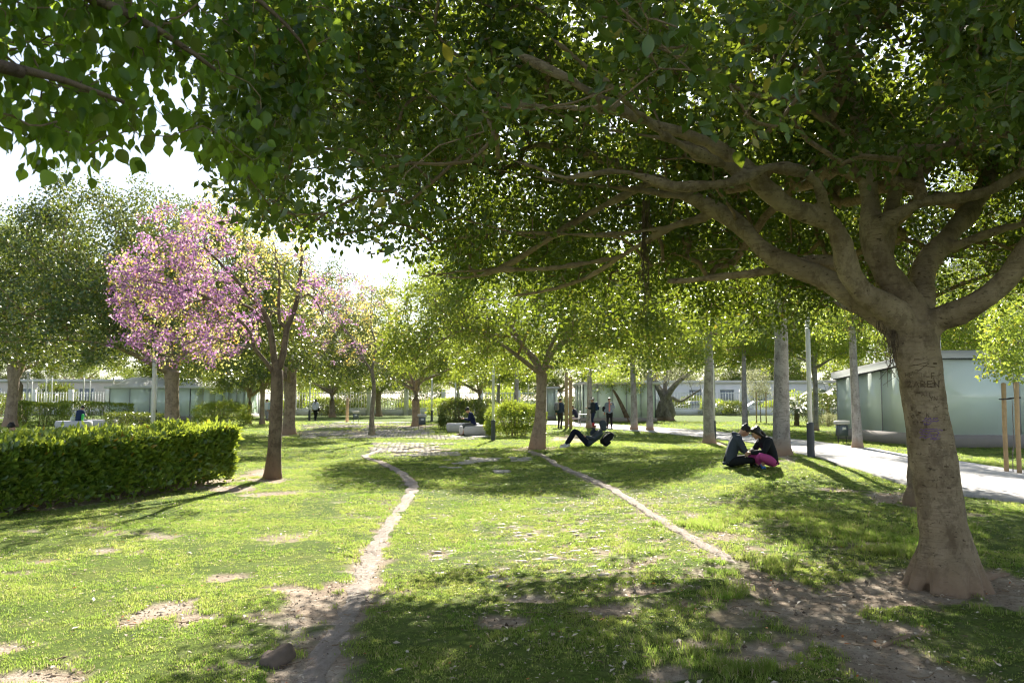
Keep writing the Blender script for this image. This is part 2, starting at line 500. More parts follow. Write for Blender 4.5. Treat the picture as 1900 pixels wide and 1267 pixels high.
PATH_FAR = [G2(*p) for p in [(905, 781), (1000, 781), (1110, 786), (1210, 793), (1330, 801), (1440, 812), (1530, 822), (1620, 833), (1690, 846), (1800, 860), (1950, 880), (2300, 905)]]

DIRT = []   # (x, y, rx, ry) ellipses measured at photo pixels
def patch(px, py, w, h, k=1.0):
    c = G2(px, py); a = G2(px - w, py); b = G2(px, py - h); d = G2(px, py + h)
    DIRT.append((c[0], c[1], abs(c[0] - a[0]) + 1e-3, 0.5 * abs(b[1] - d[1]) + 1e-3, k))
for p in [(210, 1022, 52, 9), (95, 1040, 38, 6), (30, 1062, 40, 7), (330, 1122, 62, 26), (360, 1140, 45, 16), (300, 1140, 50, 10), (412, 1068, 48, 9), (70, 1256, 95, 14), (10, 1200, 22, 12),
          (545, 1092, 52, 13), (590, 1112, 46, 26), (620, 1085, 40, 16), (560, 1150, 30, 12), (530, 1245, 45, 30), (60, 985, 30, 4), (520, 915, 60, 4), (470, 880, 40, 10), (440, 905, 60, 7),
          (1690, 925, 70, 14), (1560, 910, 30, 5), (1760, 1085, 190, 42), (1600, 1105, 90, 26), (1850, 1080, 120, 30), (1500, 1130, 110, 24), (1400, 1120, 90, 16), (1290, 1110, 80, 10), (1180, 1095, 60, 8),
          (1520, 1190, 90, 26), (1430, 1220, 70, 14), (1290, 1190, 55, 12), (1230, 1245, 60, 16), (1130, 1130, 50, 8), (1000, 1110, 60, 6), (940, 1150, 50, 8), (1680, 1160, 60, 14), (1740, 1210, 40, 10),
          (1060, 815, 45, 6), (990, 833, 40, 5), (510, 890, 30, 5), (1590, 833, 36, 4), (1320, 821, 20, 3), (1440, 845, 22, 4), (535, 806, 25, 4), (770, 791, 40, 3), (640, 790, 60, 2), (770, 836, 62, 8), (680, 803, 110, 5), (650, 791, 90, 3)]:
    patch(*p)
DIRT = np.array(DIRT)

def dirt_at(x, y):
    """0 lawn .. 1 bare earth"""
    x = np.asarray(x, float); y = np.asarray(y, float)
    n = fbm(x * 2.3 + 3, y * 2.3, 4); n2 = fbm(x * 7 + 31, y * 7 + 2, 3)
    jit = (n - 0.5) * 1.5 + (n2 - 0.5) * 0.9
    d = np.full(np.shape(x), -2.0)
    for cx, cy, rx, ry, k in DIRT:
        rx = max(rx, 0.16); ry = max(ry, 0.16)
        d = np.maximum(d, 1.0 - np.hypot((x - cx) / rx, (y - cy) / ry))
    e = np.clip((d + jit * 1.35 + 0.04) / 0.26, 0, 1)
    kl = seg_dist(x, y, kerbL[::4])
    near = np.clip((11.5 - y) / 4.0, 0, 1)
    e = np.maximum(e, np.clip((0.10 + 0.16 * near - kl + jit * 0.30) / 0.12, 0, 1))
    e = np.maximum(e, np.clip((0.24 - seg_dist(x, y, trackL) + jit * 0.35) / 0.12, 0, 1))
    kr = np.minimum(seg_dist(x, y, kerbR[::4]) + 0.12, seg_dist(x, y, trackR) - 0.16)
    e = np.maximum(e, np.clip((0.26 - kr + jit * 0.25) / 0.12, 0, 1))
    hd = seg_dist(x, y, HEDGE_LINE)
    e = np.maximum(e, np.clip((0.55 - hd + jit * 0.3) / 0.2, 0, 1))
    tr = np.clip((fbm(x * 1.1 + 50, y * 1.1, 4) - 0.66) / 0.05, 0, 1) * np.clip((16 - y) / 6, 0, 1)
    cor = np.exp(-((x - 1.6) / 1.7) ** 2 - ((y - 10.0) / 3.0) ** 2)
    sp = np.clip((fbm(x * 6 + 5, y * 6, 3) - 0.56 + 0.05 * (1 - cor)) / 0.05, 0, 1) * np.clip(cor * 1.6, 0, 1)
    return np.clip(np.maximum(np.maximum(e, tr * 0.8), sp * 0.85), 0, 1)

HEDGE_A = gnd(437, 893); HEDGE_B = gnd(-160, 985)
_hd = (HEDGE_B - HEDGE_A)[:2]; _hd = _hd / np.linalg.norm(_hd)
_hn = np.array([_hd[1], -_hd[0]])
if _hn[1] < 0: _hn = -_hn
HEDGE_LINE = [HEDGE_A[:2] + _hn * 0.55, HEDGE_B[:2] + _hn * 0.55]

def ground_sheet():
    def axis(lo, hi, a, b, d, g):
        """dense step d inside [a,b], growing outside by factor g"""
        mid = list(np.arange(a, b + 1e-6, d))
        up = []; s = d; x = b
        while x < hi: s *= g; x += s; up.append(x)
        dn = []; s = d; x = a
        while x > lo: s *= g; x -= s; dn.append(x)
        return np.array(dn[::-1] + mid + up)
    xs = axis(-700, 700, -6.5, 7.0, 0.09, 1.12); ys = axis(-60, 900, 3.8, 14.0, 0.075, 1.075)
    X, Y = np.meshgrid(xs, ys, indexing='ij')
    D = dirt_at(X, Y)
    wear = np.clip((30 - Y) / 10, 0, 1)
    Z = gh(X, Y) - 0.022 * D * wear + 0.02 * wear * (fbm(X * 5, Y * 5, 3) - 0.5)
    nx, ny = X.shape
    i = np.arange(nx - 1)[:, None] * ny + np.arange(ny - 1)[None]
    F = np.stack([i, i + ny, i + ny + 1, i + 1], -1).reshape(-1, 4)
    me = mesh_np('lawn', np.stack([X, Y, Z], -1).reshape(-1, 3), [F], True, {'dirt': D.ravel()})
    t = NT('lawn')
    co = t.coord('Object')
    a = t.n('Attribute'); a.attribute_name = 'dirt'
    soil = t.ramp(t.noise(2.2, 8, 0.7, co), [(0.3, (0.25, 0.185, 0.135)), (0.5, (0.39, 0.315, 0.245)), (0.72, (0.54, 0.47, 0.39))])
    peb = t.ramp(t.noise(38, 3, 0.6, co), [(0.60, (0, 0, 0)), (0.68, (1, 1, 1))])
    soil = t.mix(t.math('MULTIPLY', peb, 0.5), soil, (0.52, 0.45, 0.37))
    cr = t.ramp(t.noise(24, 5, 0.75, t.mapv(co, (1, 1, 1), (7, 2, 0))), [(0.40, (1, 1, 1)), (0.47, (0, 0, 0))])
    soil = t.mix(t.math('MULTIPLY', cr, 0.45), soil, (0.11, 0.07, 0.045))
    lawn = t.ramp(t.noise(1.3, 6, 0.65, co), [(0.3, (0.070, 0.120, 0.020)), (0.5, (0.115, 0.170, 0.030)), (0.72, (0.165, 0.200, 0.045))])
    fine = t.noise(26, 5, 0.75, co)
    lawn = t.mix(t.ramp(fine, [(0.38, (0.75, 0.75, 0.75)), (0.55, (0, 0, 0))]), lawn, (0.045, 0.065, 0.015))
    straw = t.ramp(t.noise(9, 6, 0.75, t.mapv(co, (1, 1, 1), (3, 9, 0))), [(0.58, (0, 0, 0)), (0.68, (1, 1, 1))])
    lawn = t.mix(t.math('MULTIPLY', straw, 0.5), lawn, (0.30, 0.25, 0.12))
    c = t.mix(a.outputs['Fac'], lawn, soil)
    hh = t.math('ADD', fine, t.math('MULTIPLY', t.noise(90, 3, 0.6, co), 0.6))
    return tag(obj('lawn', me, t.done(t.pbr(c, 0.95, t.bump(hh, 0.9, 0.03), 0.1))), kind='structure')
lawn = ground_sheet()

# ---- the pale paved walkway on the far side of the mound
def walkway():
    n = 90
    A = smooth_path(PATH_NEAR, 0.5); B = smooth_path(PATH_FAR, 0.5)
    def res(P):
        s = np.concatenate([[0], np.cumsum(np.linalg.norm(np.diff(P, axis=0), axis=1))]); q = np.linspace(0, s[-1], n)
        return np.stack([np.interp(q, s, P[:, k]) for k in range(2)], 1)
    A = res(A); B = res(B)
    w = np.linspace(0, 1, 9)
    P = A[:, None] * (1 - w)[None, :, None] + B[:, None] * w[None, :, None]
    Z = gh(P[..., 0], P[..., 1]) + 0.035
    V = np.concatenate([P, Z[..., None]], -1)
    sk0 = V[:, :1] - [0, 0, 0.12]; sk1 = V[:, -1:] - [0, 0, 0.12]
    V = np.concatenate([sk0, V, sk1], 1)
    m = V.shape[1]
    i = np.arange(n - 1)[:, None] * m + np.arange(m - 1)[None]
    F = np.stack([i, i + m, i + m + 1, i + 1], -1).reshape(-1, 4)
    t = NT('pale paving')
    co = t.coord('Object')
    c = t.ramp(t.noise(1.2, 6, 0.65, co), [(0.3, (0.37, 0.355, 0.355)), (0.7, (0.49, 0.475, 0.475))])
    br = t.n('TexBrick'); t.set(br, 'Vector', co); t.set(br, 'Scale', 2.5); t.set(br, 'Mortar Size', 0.012); t.set(br, 'Color1', (1, 1, 1)); t.set(br, 'Color2', (0.93, 0.93, 0.93)); t.set(br, 'Mortar', (0.72, 0.70, 0.68))
    c = t.mix(1.0, c, br.outputs['Color'], 'MULTIPLY')
    sp = t.ramp(t.noise(55, 3, 0.6, co), [(0.62, (0, 0, 0)), (0.7, (1, 1, 1))])
    c = t.mix(t.math('MULTIPLY', sp, 0.4), c, (0.30, 0.28, 0.26))
    return tag(obj('path', mesh_np('path', V.reshape(-1, 3), [F], True), t.done(t.pbr(c, 0.8, t.bump(t.noise(60, 3), 0.3, 0.01), 0.25))), kind='structure')
walkway()

# ---- flush kerbs of the old grass-paver path: separate edging stones with joints
t = NT('worn kerb stone')
co = t.coord('Object')
c = t.ramp(t.noise(2.5, 7, 0.7, t.mapv(t.coord('Generated'), (2, 2, 2))), [(0.3, (0.25, 0.21, 0.18)), (0.7, (0.42, 0.375, 0.335))])
oi = t.n('ObjectInfo')
c = t.mix(t.math('MULTIPLY', oi.outputs['Random'], 0.3), c, (0.42, 0.33, 0.27))
cr = t.ramp(t.noise(22, 5, 0.8, co), [(0.38, (1, 1, 1)), (0.45, (0, 0, 0))])
c = t.mix(t.math('MULTIPLY', cr, 0.5), c, (0.16, 0.11, 0.08))
M['kerb'] = t.done(t.pbr(c, 0.9, t.bump(t.noise(18, 6, 0.7, co), 1.0, 0.04), 0.2))

def kerb(name, P, w, seglen, prof):
    root = tag(thing(name, None, None), kind='structure')
    s = np.concatenate([[0], np.cumsum(np.linalg.norm(np.diff(P, axis=0), axis=1))])
    k = 0.0
    while k < s[-1] - 0.1:
        L = seglen * random.uniform(0.8, 1.2)
        a, b = k + 0.0005, min(k + L - 0.0005, s[-1])
        q = np.linspace(a, b, 6)
        C = np.stack([np.interp(q, s, P[:, j]) for j in range(2)], 1)
        T = np.gradient(C, axis=0); T /= np.linalg.norm(T, axis=1, keepdims=True)
        N = np.stack([-T[:, 1], T[:, 0]], 1)
        f = k / s[-1]
        ww = w
        V = []
        for i in range(6):
            z = gz(*C[i]); fr = q[i] / s[-1]; up = float(np.interp(fr, *prof))
            j1, j2 = [float(.16 * (fbm(C[i][0] * 6 + q_, C[i][1] * 5, 4) - .5)) for q_ in (0, 40)]
            for off, dz in ((-ww / 2 + j1, -0.10), (-ww / 2 + j1, up - 0.012), (-ww / 2 + .018 + j1, up), (0, up + random.uniform(-.004, .006)), (ww / 2 - .018 + j2, up), (ww / 2 + j2, up - 0.012), (ww / 2 + j2, -0.10)):
                V.append((*(C[i] + N[i] * off), z + dz))
        V = np.array(V)
        F = [(i * 7 + j, i * 7 + 7 + j, i * 7 + 8 + j, i * 7 + 1 + j) for i in range(5) for j in range(6)]
        obj('kerb_stone', mesh_np('kerb_stone', V, [np.array(F)], False), M['kerb'], root)
        k += L
    return root
kerb('kerb', kerbL, 0.20, 1.1, ([0, .15, .35, .55, 1], [-.016, -.012, .002, .020, .030]))
kerb('kerb', kerbR, 0.155, 1.1, ([0, .5, .9, 1], [.032, .024, .0, -.05]))

# ---- open grid pavers showing through the grass, patches between the kerbs and across the lawn
def paver_grid():
    mb = MB()
    sets = [((690, 822), (842, 846), 1400), ((560, 786), (800, 813), 2600), ((800, 806), (880, 816), 300), ((780, 850), (1010, 905), 900), ((800, 905), (1100, 1075), 4600)]
    ang = R(33)
    ca, sa = math.cos(ang), math.sin(ang)
    for (x0, y0), (x1, y1), n in sets:
        for _ in range(n):
            px, py = random.uniform(x0, x1), random.uniform(y0, y1)
            p = gnd(px, py)[:2]
            u, v = p[0] * ca + p[1] * sa, -p[0] * sa + p[1] * ca
            u = (round(u / 0.20) + 0.5 * (round(v / 0.20) % 2)) * 0.20; v = round(v / 0.20) * 0.20
            x, y = u * ca - v * sa, u * sa + v * ca
            if fbm(x * .5 + 7, y * .5, 3) < (0.40 if py < 850 else 0.67 if py < 905 else 0.44): continue
            key = (round(x, 2), round(y, 2))
            if key in seen: continue
            seen.add(key)
            s = random.uniform(0.10, 0.15)
            if py > 905: s *= random.uniform(.4, .8)
            mb.box((x, y, gz(x, y) + (-0.033 if py > 905 else 0.002) + random.uniform(-.006, .006)), (s * 1.5, s, 0.05), ang + random.uniform(-.25, .25))
    o = mb.build('grass_pavers', plain_mat('pale paver', (.44, .40, .36), .9, .2, 0, .2, 5, .3, 50), None, False)
    return tag(o, 'pale grid paver blocks peeping through the thin grass between kerbs', 'pavers', kind='stuff')
seen = set()
paver_grid()

# ---- a far strip of paving where the walkers go
def far_strip(name, pts, w):
    P = smooth_path([G2(*p) for p in pts], 1.0)
    T = np.gradient(P, axis=0); T /= np.linalg.norm(T, axis=1, keepdims=True)
    N = np.stack([-T[:, 1], T[:, 0]], 1)
    V = []
    for p, n in zip(P, N):
        for o_, dz in ((-w / 2, -.05), (-w / 2, .03), (w / 2, .03), (w / 2, -.05)):
            q = p + n * o_; V.append((q[0], q[1], gz(*q) + dz))
    F = [(i * 4 + j, i * 4 + 4 + j, i * 4 + 5 + j, i * 4 + 1 + j) for i in range(len(P) - 1) for j in range(3)]
    return tag(obj(name, mesh_np(name, np.array(V), [np.array(F)], False), M['concrete']), kind='structure')
far_strip('path', [(620, 784.5), (700, 785), (770, 784)], 2.2)
far_strip('path', [(-200, 776), (0, 775.5), (40, 775)], 3.0)
far_strip('path', [(835, 811), (870, 811.5), (915, 810)], 0.9)

# ---- grass: tufts set over the lawn where it is not bare
def tuft_mesh(nb, h, spread, w, lean):
    V = []; F4 = []; F3 = []
    for b in range(nb):
        a = random.uniform(0, 2 * math.pi); r = spread * math.sqrt(random.random())
        x, y = r * math.cos(a), r * math.sin(a)
        d = random.uniform(0, 2 * math.pi); hh = h * random.uniform(0.5, 1.15); ln = lean * random.uniform(0.2, 1.3) * hh
        dx, dy = math.cos(d), math.sin(d); e = random.uniform(0, math.pi); sx, sy = math.cos(e) * w / 2, math.sin(e) * w / 2
        k = len(V)
        V += [(x - sx, y - sy, -0.015), (x + sx, y + sy, -0.015), (x + dx * ln * .35 + sx * .85, y + dy * ln * .35 + sy * .85, hh * .6), (x + dx * ln * .35 - sx * .85, y + dy * ln * .35 - sy * .85, hh * .6), (x + dx * ln, y + dy * ln, hh)]
        F4.append((k, k + 1, k + 2, k + 3)); F3.append((k + 3, k + 2, k + 4))
    rn = np.repeat(np.array([random.random() * 0.5 for _ in range(nb)]), 5)
    me = mesh_np('tuft', np.array(V), [np.array(F4), np.array(F3)], False, {'rnd': rn})
    me.materials.append(M['grass'])
    return me

def grass():
    pts = []; sc = []; var = []
    def zone(y0, y1, dens, s0, s1):
        area = 0.5 * 1.36 * (y1 ** 2 - y0 ** 2)
        n = int(area * dens)
        y = np.sqrt(RNG.random(n) * (y1 ** 2 - y0 ** 2) + y0 ** 2)
        x = (RNG.random(n) - 0.5) * 1.36 * y
        d = dirt_at(x, y)
        thick = fbm(x * 1.7 + 70, y * 1.7, 3)
        keep = (RNG.random(n) > d * 1.04) & (RNG.random(n) < 0.26 + 0.85 * np.clip((thick - 0.38) * 4, 0, 1))
        kk = np.minimum(seg_dist(x, y, kerbL[::3]), seg_dist(x, y, kerbR[::3]))
        keep &= (kk > 0.115) | (RNG.random(n) < 0.10)
        keep &= ~inside_path(x, y)
        hk = seg_dist(x, y, HEDGE_LINE)
        keep &= hk > 0.5
        x, y, d, thick = x[keep], y[keep], d[keep], thick[keep]
        # longer grass in the clumps near the big tree
        tall = np.clip((fbm(x * 0.9 + 12, y * 0.9 + 4, 3) - 0.52) * 8, 0, 1) * np.clip((x - 0.6) / 1.5, 0, 1) * np.clip((13 - y) / 3, 0, 1)
        s = (s0 + (s1 - s0) * RNG.random(len(x))) * (0.75 + 0.5 * thick)
        v = np.where(tall > RNG.random(len(x)), 2, (RNG.random(len(x)) < 0.4).astype(int))
        pts.append(np.stack([x, y, gh(x, y) - 0.004], 1)); sc.append(s); var.append(v)
    zone(3.6, 8, 900, 0.7, 1.1)
    zone(8, 13, 560, 0.8, 1.25)
    zone(13, 22, 210, 1.1, 1.7)
    zone(22, 36, 70, 1.5, 2.4)
    zone(36, 60, 16, 2.2, 3.6)
    P = np.concatenate(pts); S = np.concatenate(sc); Vr = np.concatenate(var)
    me = bpy.data.meshes.new('grass')
    me.vertices.add(len(P)); me.vertices.foreach_set('co', P.astype(np.float32).ravel())
    for nm, arr in (('gs', S), ('gv', Vr)):
        a = me.attributes.new(nm, 'FLOAT', 'POINT'); a.data.foreach_set('value', arr.astype(np.float32))
    me.materials.append(M['grass'])
    o = bpy.data.objects.new('grass', me); COL.objects.link(o)
    tag(o, 'short bright green lawn grass with longer clumps under the big tree', 'grass', kind='stuff')
    ng = bpy.data.node_groups.new('grass tufts', 'GeometryNodeTree')
    ng.interface.new_socket('Geometry', in_out='INPUT', socket_type='NodeSocketGeometry')
    ng.interface.new_socket('Geometry', in_out='OUTPUT', socket_type='NodeSocketGeometry')
    N = ng.nodes; Lk = ng.links
    gi = N.new('NodeGroupInput'); go = N.new('NodeGroupOutput'); jn = N.new('GeometryNodeJoinGeometry')
    tufts = [tuft_mesh(12, 0.025, 0.045, 0.0042, 1.0), tuft_mesh(15, 0.018, 0.055, 0.0052, 1.5), tuft_mesh(20, 0.066, 0.05, 0.0045, 0.8)]
    for v, tm in enumerate(tufts):
        to = bpy.data.objects.new('tuft', tm)
        oi_ = N.new('GeometryNodeObjectInfo'); oi_.inputs['Object'].default_value = to; oi_.inputs['As Instance'].default_value = False
        na = N.new('GeometryNodeInputNamedAttribute'); na.data_type = 'FLOAT'; na.inputs['Name'].default_value = 'gv'
        cp = N.new('FunctionNodeCompare'); cp.data_type = 'FLOAT'; cp.operation = 'EQUAL'; Lk.new(na.outputs[0], cp.inputs[0]); cp.inputs[1].default_value = float(v); cp.inputs['Epsilon'].default_value = 0.1
        ns = N.new('GeometryNodeInputNamedAttribute'); ns.data_type = 'FLOAT'; ns.inputs['Name'].default_value = 'gs'
        rv = N.new('FunctionNodeRandomValue'); rv.data_type = 'FLOAT_VECTOR'; rv.inputs[0].default_value = (-.25, -.25, 0); rv.inputs[1].default_value = (.25, .25, 6.283)
        ip = N.new('GeometryNodeInstanceOnPoints')
        Lk.new(gi.outputs[0], ip.inputs['Points']); Lk.new(cp.outputs[0], ip.inputs['Selection']); Lk.new(oi_.outputs['Geometry'], ip.inputs['Instance'])
        Lk.new(rv.outputs[0], ip.inputs['Rotation']); Lk.new(ns.outputs[0], ip.inputs['Scale']); Lk.new(ip.outputs[0], jn.inputs[0])
    Lk.new(jn.outputs[0], go.inputs[0])
    md = o.modifiers.new('tufts', 'NODES'); md.node_group = ng
    print('grass tufts', len(P))

_pn = np.array(PATH_NEAR); _pf = np.array(PATH_FAR)
_poly = np.concatenate([_pn, _pf[::-1]])
def inside_path(x, y):
    c = np.zeros(np.shape(x), bool)
    n = len(_poly)
    for i in range(n):
        x0, y0 = _poly[i]; x1, y1 = _poly[(i + 1) % n]
        cond = ((y0 > y) != (y1 > y))
        with np.errstate(divide='ignore', invalid='ignore'):
            xi = (x1 - x0) * (y - y0) / (y1 - y0 + 1e-12) + x0
        c ^= cond & (x < xi)
    return c
grass()

# ---- fallen leaves and crumbs on lawn and bare earth
def litter():
    n = 26000
    y = np.sqrt(RNG.random(n) * (20 ** 2 - 3.8 ** 2) + 3.8 ** 2); x = (RNG.random(n) - 0.5) * 1.32 * y
    dens = 0.22 + 0.9 * dirt_at(x, y) + 0.7 * (np.abs(x - 1.4) < 1.8) * (y < 14)
    k = RNG.random(n) < dens
    x, y = x[k], y[k]; n = len(x)
    P = np.stack([x, y, gh(x, y) + 0.004 + RNG.random(n) * 0.012], 1)
    a = RNG.random(n) * 6.283
    D = np.stack([np.cos(a), np.sin(a), RNG.normal(0, .25, n)], 1); Nn = np.stack([RNG.normal(0, .3, n), RNG.normal(0, .3, n), np.ones(n)], 1)
    L = RNG.uniform(0.015, 0.042, n) + (RNG.random(n) < .2) * .022
    V, F, A = leaf_arrays(P, D, Nn, L, L * RNG.uniform(.35, .6, n), True)
    tag(obj('fallen_leaves', mesh_np('fallen_leaves', V, F, False, {'rnd': A}), M['litter']), 'dry tan and orange fallen leaves scattered over the lawn and bare earth', 'fallen leaves', kind='stuff')

def unit(a):
    return a / np.maximum(np.linalg.norm(a, axis=-1, keepdims=True), 1e-9)

def leaf_arrays(P, D, Nn, L, W, fold=True):
    """many leaves: base points P, axes D, face normals Nn, lengths, widths"""
    D = unit(np.asarray(D, float)); S = unit(np.cross(D, Nn)); Nn = np.cross(S, D)
    L = np.asarray(L)[:, None]; W = np.asarray(W)[:, None]; n = len(P)
    if fold:
        V = np.stack([P, P + D * L * .42 + S * W * .5 + Nn * W * .16, P + D * L - Nn * L * .06, P + D * L * .42 - S * W * .5 + Nn * W * .16, P + D * L * .5], 1).reshape(-1, 3)
        b = np.arange(n)[:, None] * 5
        F = np.concatenate([b + [0, 1, 4], b + [1, 2, 4], b + [2, 3, 4], b + [3, 0, 4]])
        m = 5
    else:
        V = np.stack([P, P + D * L * .45 + S * W * .5, P + D * L, P + D * L * .45 - S * W * .5], 1).reshape(-1, 3)
        F = np.arange(n)[:, None] * 4 + np.array([0, 1, 2, 3]); m = 4
    return V, [F], np.repeat(RNG.random(n), m)
litter()

def crumbs():
    """small stones and earth crumbs on the bare ground, and thin dry twigs"""
    n = 26000
    y = np.sqrt(RNG.random(n) * (14 ** 2 - 3.8 ** 2) + 3.8 ** 2); x = (RNG.random(n) - 0.5) * 1.32 * y
    k = RNG.random(n) < dirt_at(x, y) * 1.1 - .25
    x, y = x[k], y[k]; n = len(x)
    r = RNG.uniform(.004, .011, n) * (1 + (RNG.random(n) < .06) * 1.6)
    base = np.array([(1, 0, 0), (-.5, .87, 0), (-.5, -.87, 0), (0, 0, .9), (0, 0, -.6)])
    V = np.stack([x, y, gh(x, y) - .02], 1)[:, None] + (base[None] * r[:, None, None]) * RNG.uniform(.6, 1.3, (n, 5, 1))
    F = (np.arange(n)[:, None, None] * 5 + np.array([(0, 1, 3), (1, 2, 3), (2, 0, 3), (1, 0, 4), (2, 1, 4), (0, 2, 4)])[None]).reshape(-1, 3)
    tag(obj('gravel', mesh_np('gravel', V.reshape(-1, 3), [F], False, {'rnd': np.repeat(RNG.random(n), 5)}), leaf_mat('crumbs of earth', (.12, .085, .06), (.44, .37, .30), (.1, .1, .1), .02, .9, .1)), 'small stones and earth crumbs on the worn bare ground', 'gravel', kind='stuff')
    mb = MB()
    for _ in range(260):
        yy = math.sqrt(random.uniform(3.9 ** 2, 11 ** 2)); xx = random.uniform(-.6, .66) * yy
        if random.random() > .25 + float(dirt_at(xx, yy)): continue
        a = random.uniform(0, 6.28); L = random.uniform(.05, .22)
        P = [(xx + math.cos(a + .3 * q) * L * q / 3, yy + math.sin(a + .3 * q) * L * q / 3, gz(xx, yy) - .004 + random.uniform(0, .012)) for q in range(4)]
        mb.tube(P, random.uniform(.002, .0045), 4, False)
    tag(mb.build('dry_twigs', M['twig_bark']), 'thin dry twigs lying on the grass and bare ground', 'twigs', kind='stuff')
crumbs()
# ================================================================== TREES
class Skel:
    def __init__(s):
        s.P = np.zeros((60000, 3)); s.par = np.full(60000, -1); s.mr = np.zeros(60000); s.tip = np.zeros(60000, int); s.n = 0
    def node(s, p, par, mr=0.0):
        i = s.n; s.P[i] = p; s.par[i] = par; s.mr[i] = mr; s.n += 1; return i
    def path(s, pts, rads, par=-1):
        ids = []
        for p, r in zip(pts, rads):
            par = s.node(p, par, r); ids.append(par)
        return ids
    def nearest(s, p):
        return int(np.argmin(((s.P[:s.n] - p) ** 2).sum(1)))
    def grow(s, targets, root, step=0.3, wob=0.09, lift=0.10, first=0, rng=RNG):
        T = np.asarray(targets); T = T[np.argsort(np.linalg.norm(T - root, axis=1))]
        tips = []
        D0 = np.linalg.norm(s.P - root, axis=1)
        for t in T:
            d = np.linalg.norm(s.P[first:s.n] - t, axis=1)
            j = int(np.argmin(d + 0.25 * D0[first:s.n])) + first
            dj = d[j - first]
            k = max(2, int(math.ceil(dj / step)))
            a = s.P[j].copy(); b = rng.normal(0, 1, 3) * wob * dj; b[2] += lift * dj
            par = j
            for q in range(1, k + 1):
                u = q / k
                par = s.node(a + (t - a) * u + b * math.sin(math.pi * u) + (rng.normal(0, 0.012, 3) if q < k else 0), par)
                D0[par] = np.linalg.norm(s.P[par] - root)
            s.tip[par] = 1; tips.append(par)
        return tips
    def radii(s, rtip, p):
        c = s.tip[:s.n].astype(float).copy()
        for i in range(s.n - 1, 0, -1):
            if s.par[i] >= 0: c[s.par[i]] += c[i]
        r = rtip * np.maximum(c, 1) ** (1 / p)
        s.r = np.where(s.mr[:s.n] > 0, s.mr[:s.n], r)
        # a grown branch is never thicker than what carries it
        for i in range(1, s.n):
            if s.mr[i] == 0 and s.par[i] >= 0: s.r[i] = min(s.r[i], 0.93 * s.r[s.par[i]])
        return s.r
    def tubes(s, mb, skip=0, thin=True):
        kids = {}
        for i in range(s.n):
            if s.par[i] >= 0: kids.setdefault(int(s.par[i]), []).append(i)
        main = {i: max(k, key=lambda q: s.r[q]) for i, k in kids.items()}
        for i in range(skip, s.n):
            p = int(s.par[i])
            if p >= 0 and main[p] == i and p >= skip: continue
            ch = ([p] if p >= 0 else []) + [i]
            while ch[-1] in main: ch.append(main[ch[-1]])
            if len(ch) < 2: continue
            P = s.P[ch]; r = s.r[ch].copy()
            if p >= 0: r[0] = r[1]
            K = 14 if r.max() > .12 else 9 if r.max() > .04 else 6 if r.max() > .015 else 4
            mb.tube(P, r, K, False if r.max() < .02 else True)

def crown_leaves(centers, per, rad, L, asp=0.55, up=0.8, droop=0.25, flat=0.7, rng=RNG, kind=None):
    n = len(centers) * per
    C = np.repeat(centers, per, 0)
    off = rng.normal(0, 1, (n, 3)); off = unit(off) * (rng.random((n, 1)) ** 0.45) * rad
    off[:, 2] *= flat
    P = C + off
    Nn = rng.normal(0, 1, (n, 3)) * 0.75; Nn[:, 2] += up
    D = off / rad * 0.6 + rng.normal(0, .7, (n, 3)); D[:, 2] -= droop
    Ls = L * rng.uniform(0.65, 1.2, n)
    return P, D, Nn, Ls, Ls * asp * rng.uniform(.85, 1.15, n)

def unit_leaf(name, mat, pointed=False):
    """one leaf of length 1 and width 1 along +X, folded along its rib, with a short stalk"""
    if pointed:
        out = [(0.0, 0.0), (0.06, 0.24), (0.20, 0.44), (0.36, 0.50), (0.54, 0.42), (0.70, 0.26), (0.82, 0.10), (1.0, 0.0)]
    else:
        out = [(0.0, 0.0), (0.12, 0.26), (0.30, 0.46), (0.50, 0.50), (0.72, 0.38), (0.90, 0.15), (1.0, 0.0)]
    V = []; F4 = []; F3 = []
    for i, (x, w) in enumerate(out):
        z = -0.10 * x * x
        V += [(x, 0, z), (x, w, z + 0.22 * w), (x, -w, z + 0.22 * w)]
    for i in range(len(out) - 1):
        a, b = i * 3, i * 3 + 3
        F4 += [(a, b, b + 1, a + 1), (b, a, a + 2, b + 2)]
    k = len(V)
    V += [(-0.22, 0.012, 0.02), (-0.22, -0.012, 0.02), (0.02, 0.012, 0.0), (0.02, -0.012, 0.0)]
    F4.append((k, k + 2, k + 3, k + 1))
    me = mesh_np(name, np.array(V), [np.array(F4)], True, {'rnd': np.zeros(len(V))})
    me.materials.append(mat)
    return me

def leaf_objects(me, P, D, Nn, L, W, parent, base):
    D = unit(D); S = unit(np.cross(Nn, D)); Nn = np.cross(D, S)
    for i in range(len(P)):
        o = bpy.data.objects.new('leaf', me); COL.objects.link(o); o.parent = parent
        m = Matrix(np.vstack([np.column_stack([D[i] * L[i], S[i] * W[i], Nn[i] * L[i], P[i] - base]), [0, 0, 0, 1]]).tolist())
        o.matrix_local = m

def split_leaves(arr, score, k=300):
    idx = np.argsort(-score)[:k]
    m = np.zeros(len(arr[0]), bool); m[idx] = True
    return [a[m] for a in arr], [a[~m] for a in arr]

def in_view(P, marg=20):
    x, y, w = proj(P)
    return (x > -marg) & (x < 1900 + marg) & (y > -marg) & (y < 1267 + marg) & (P[:, 1] > 0.3)

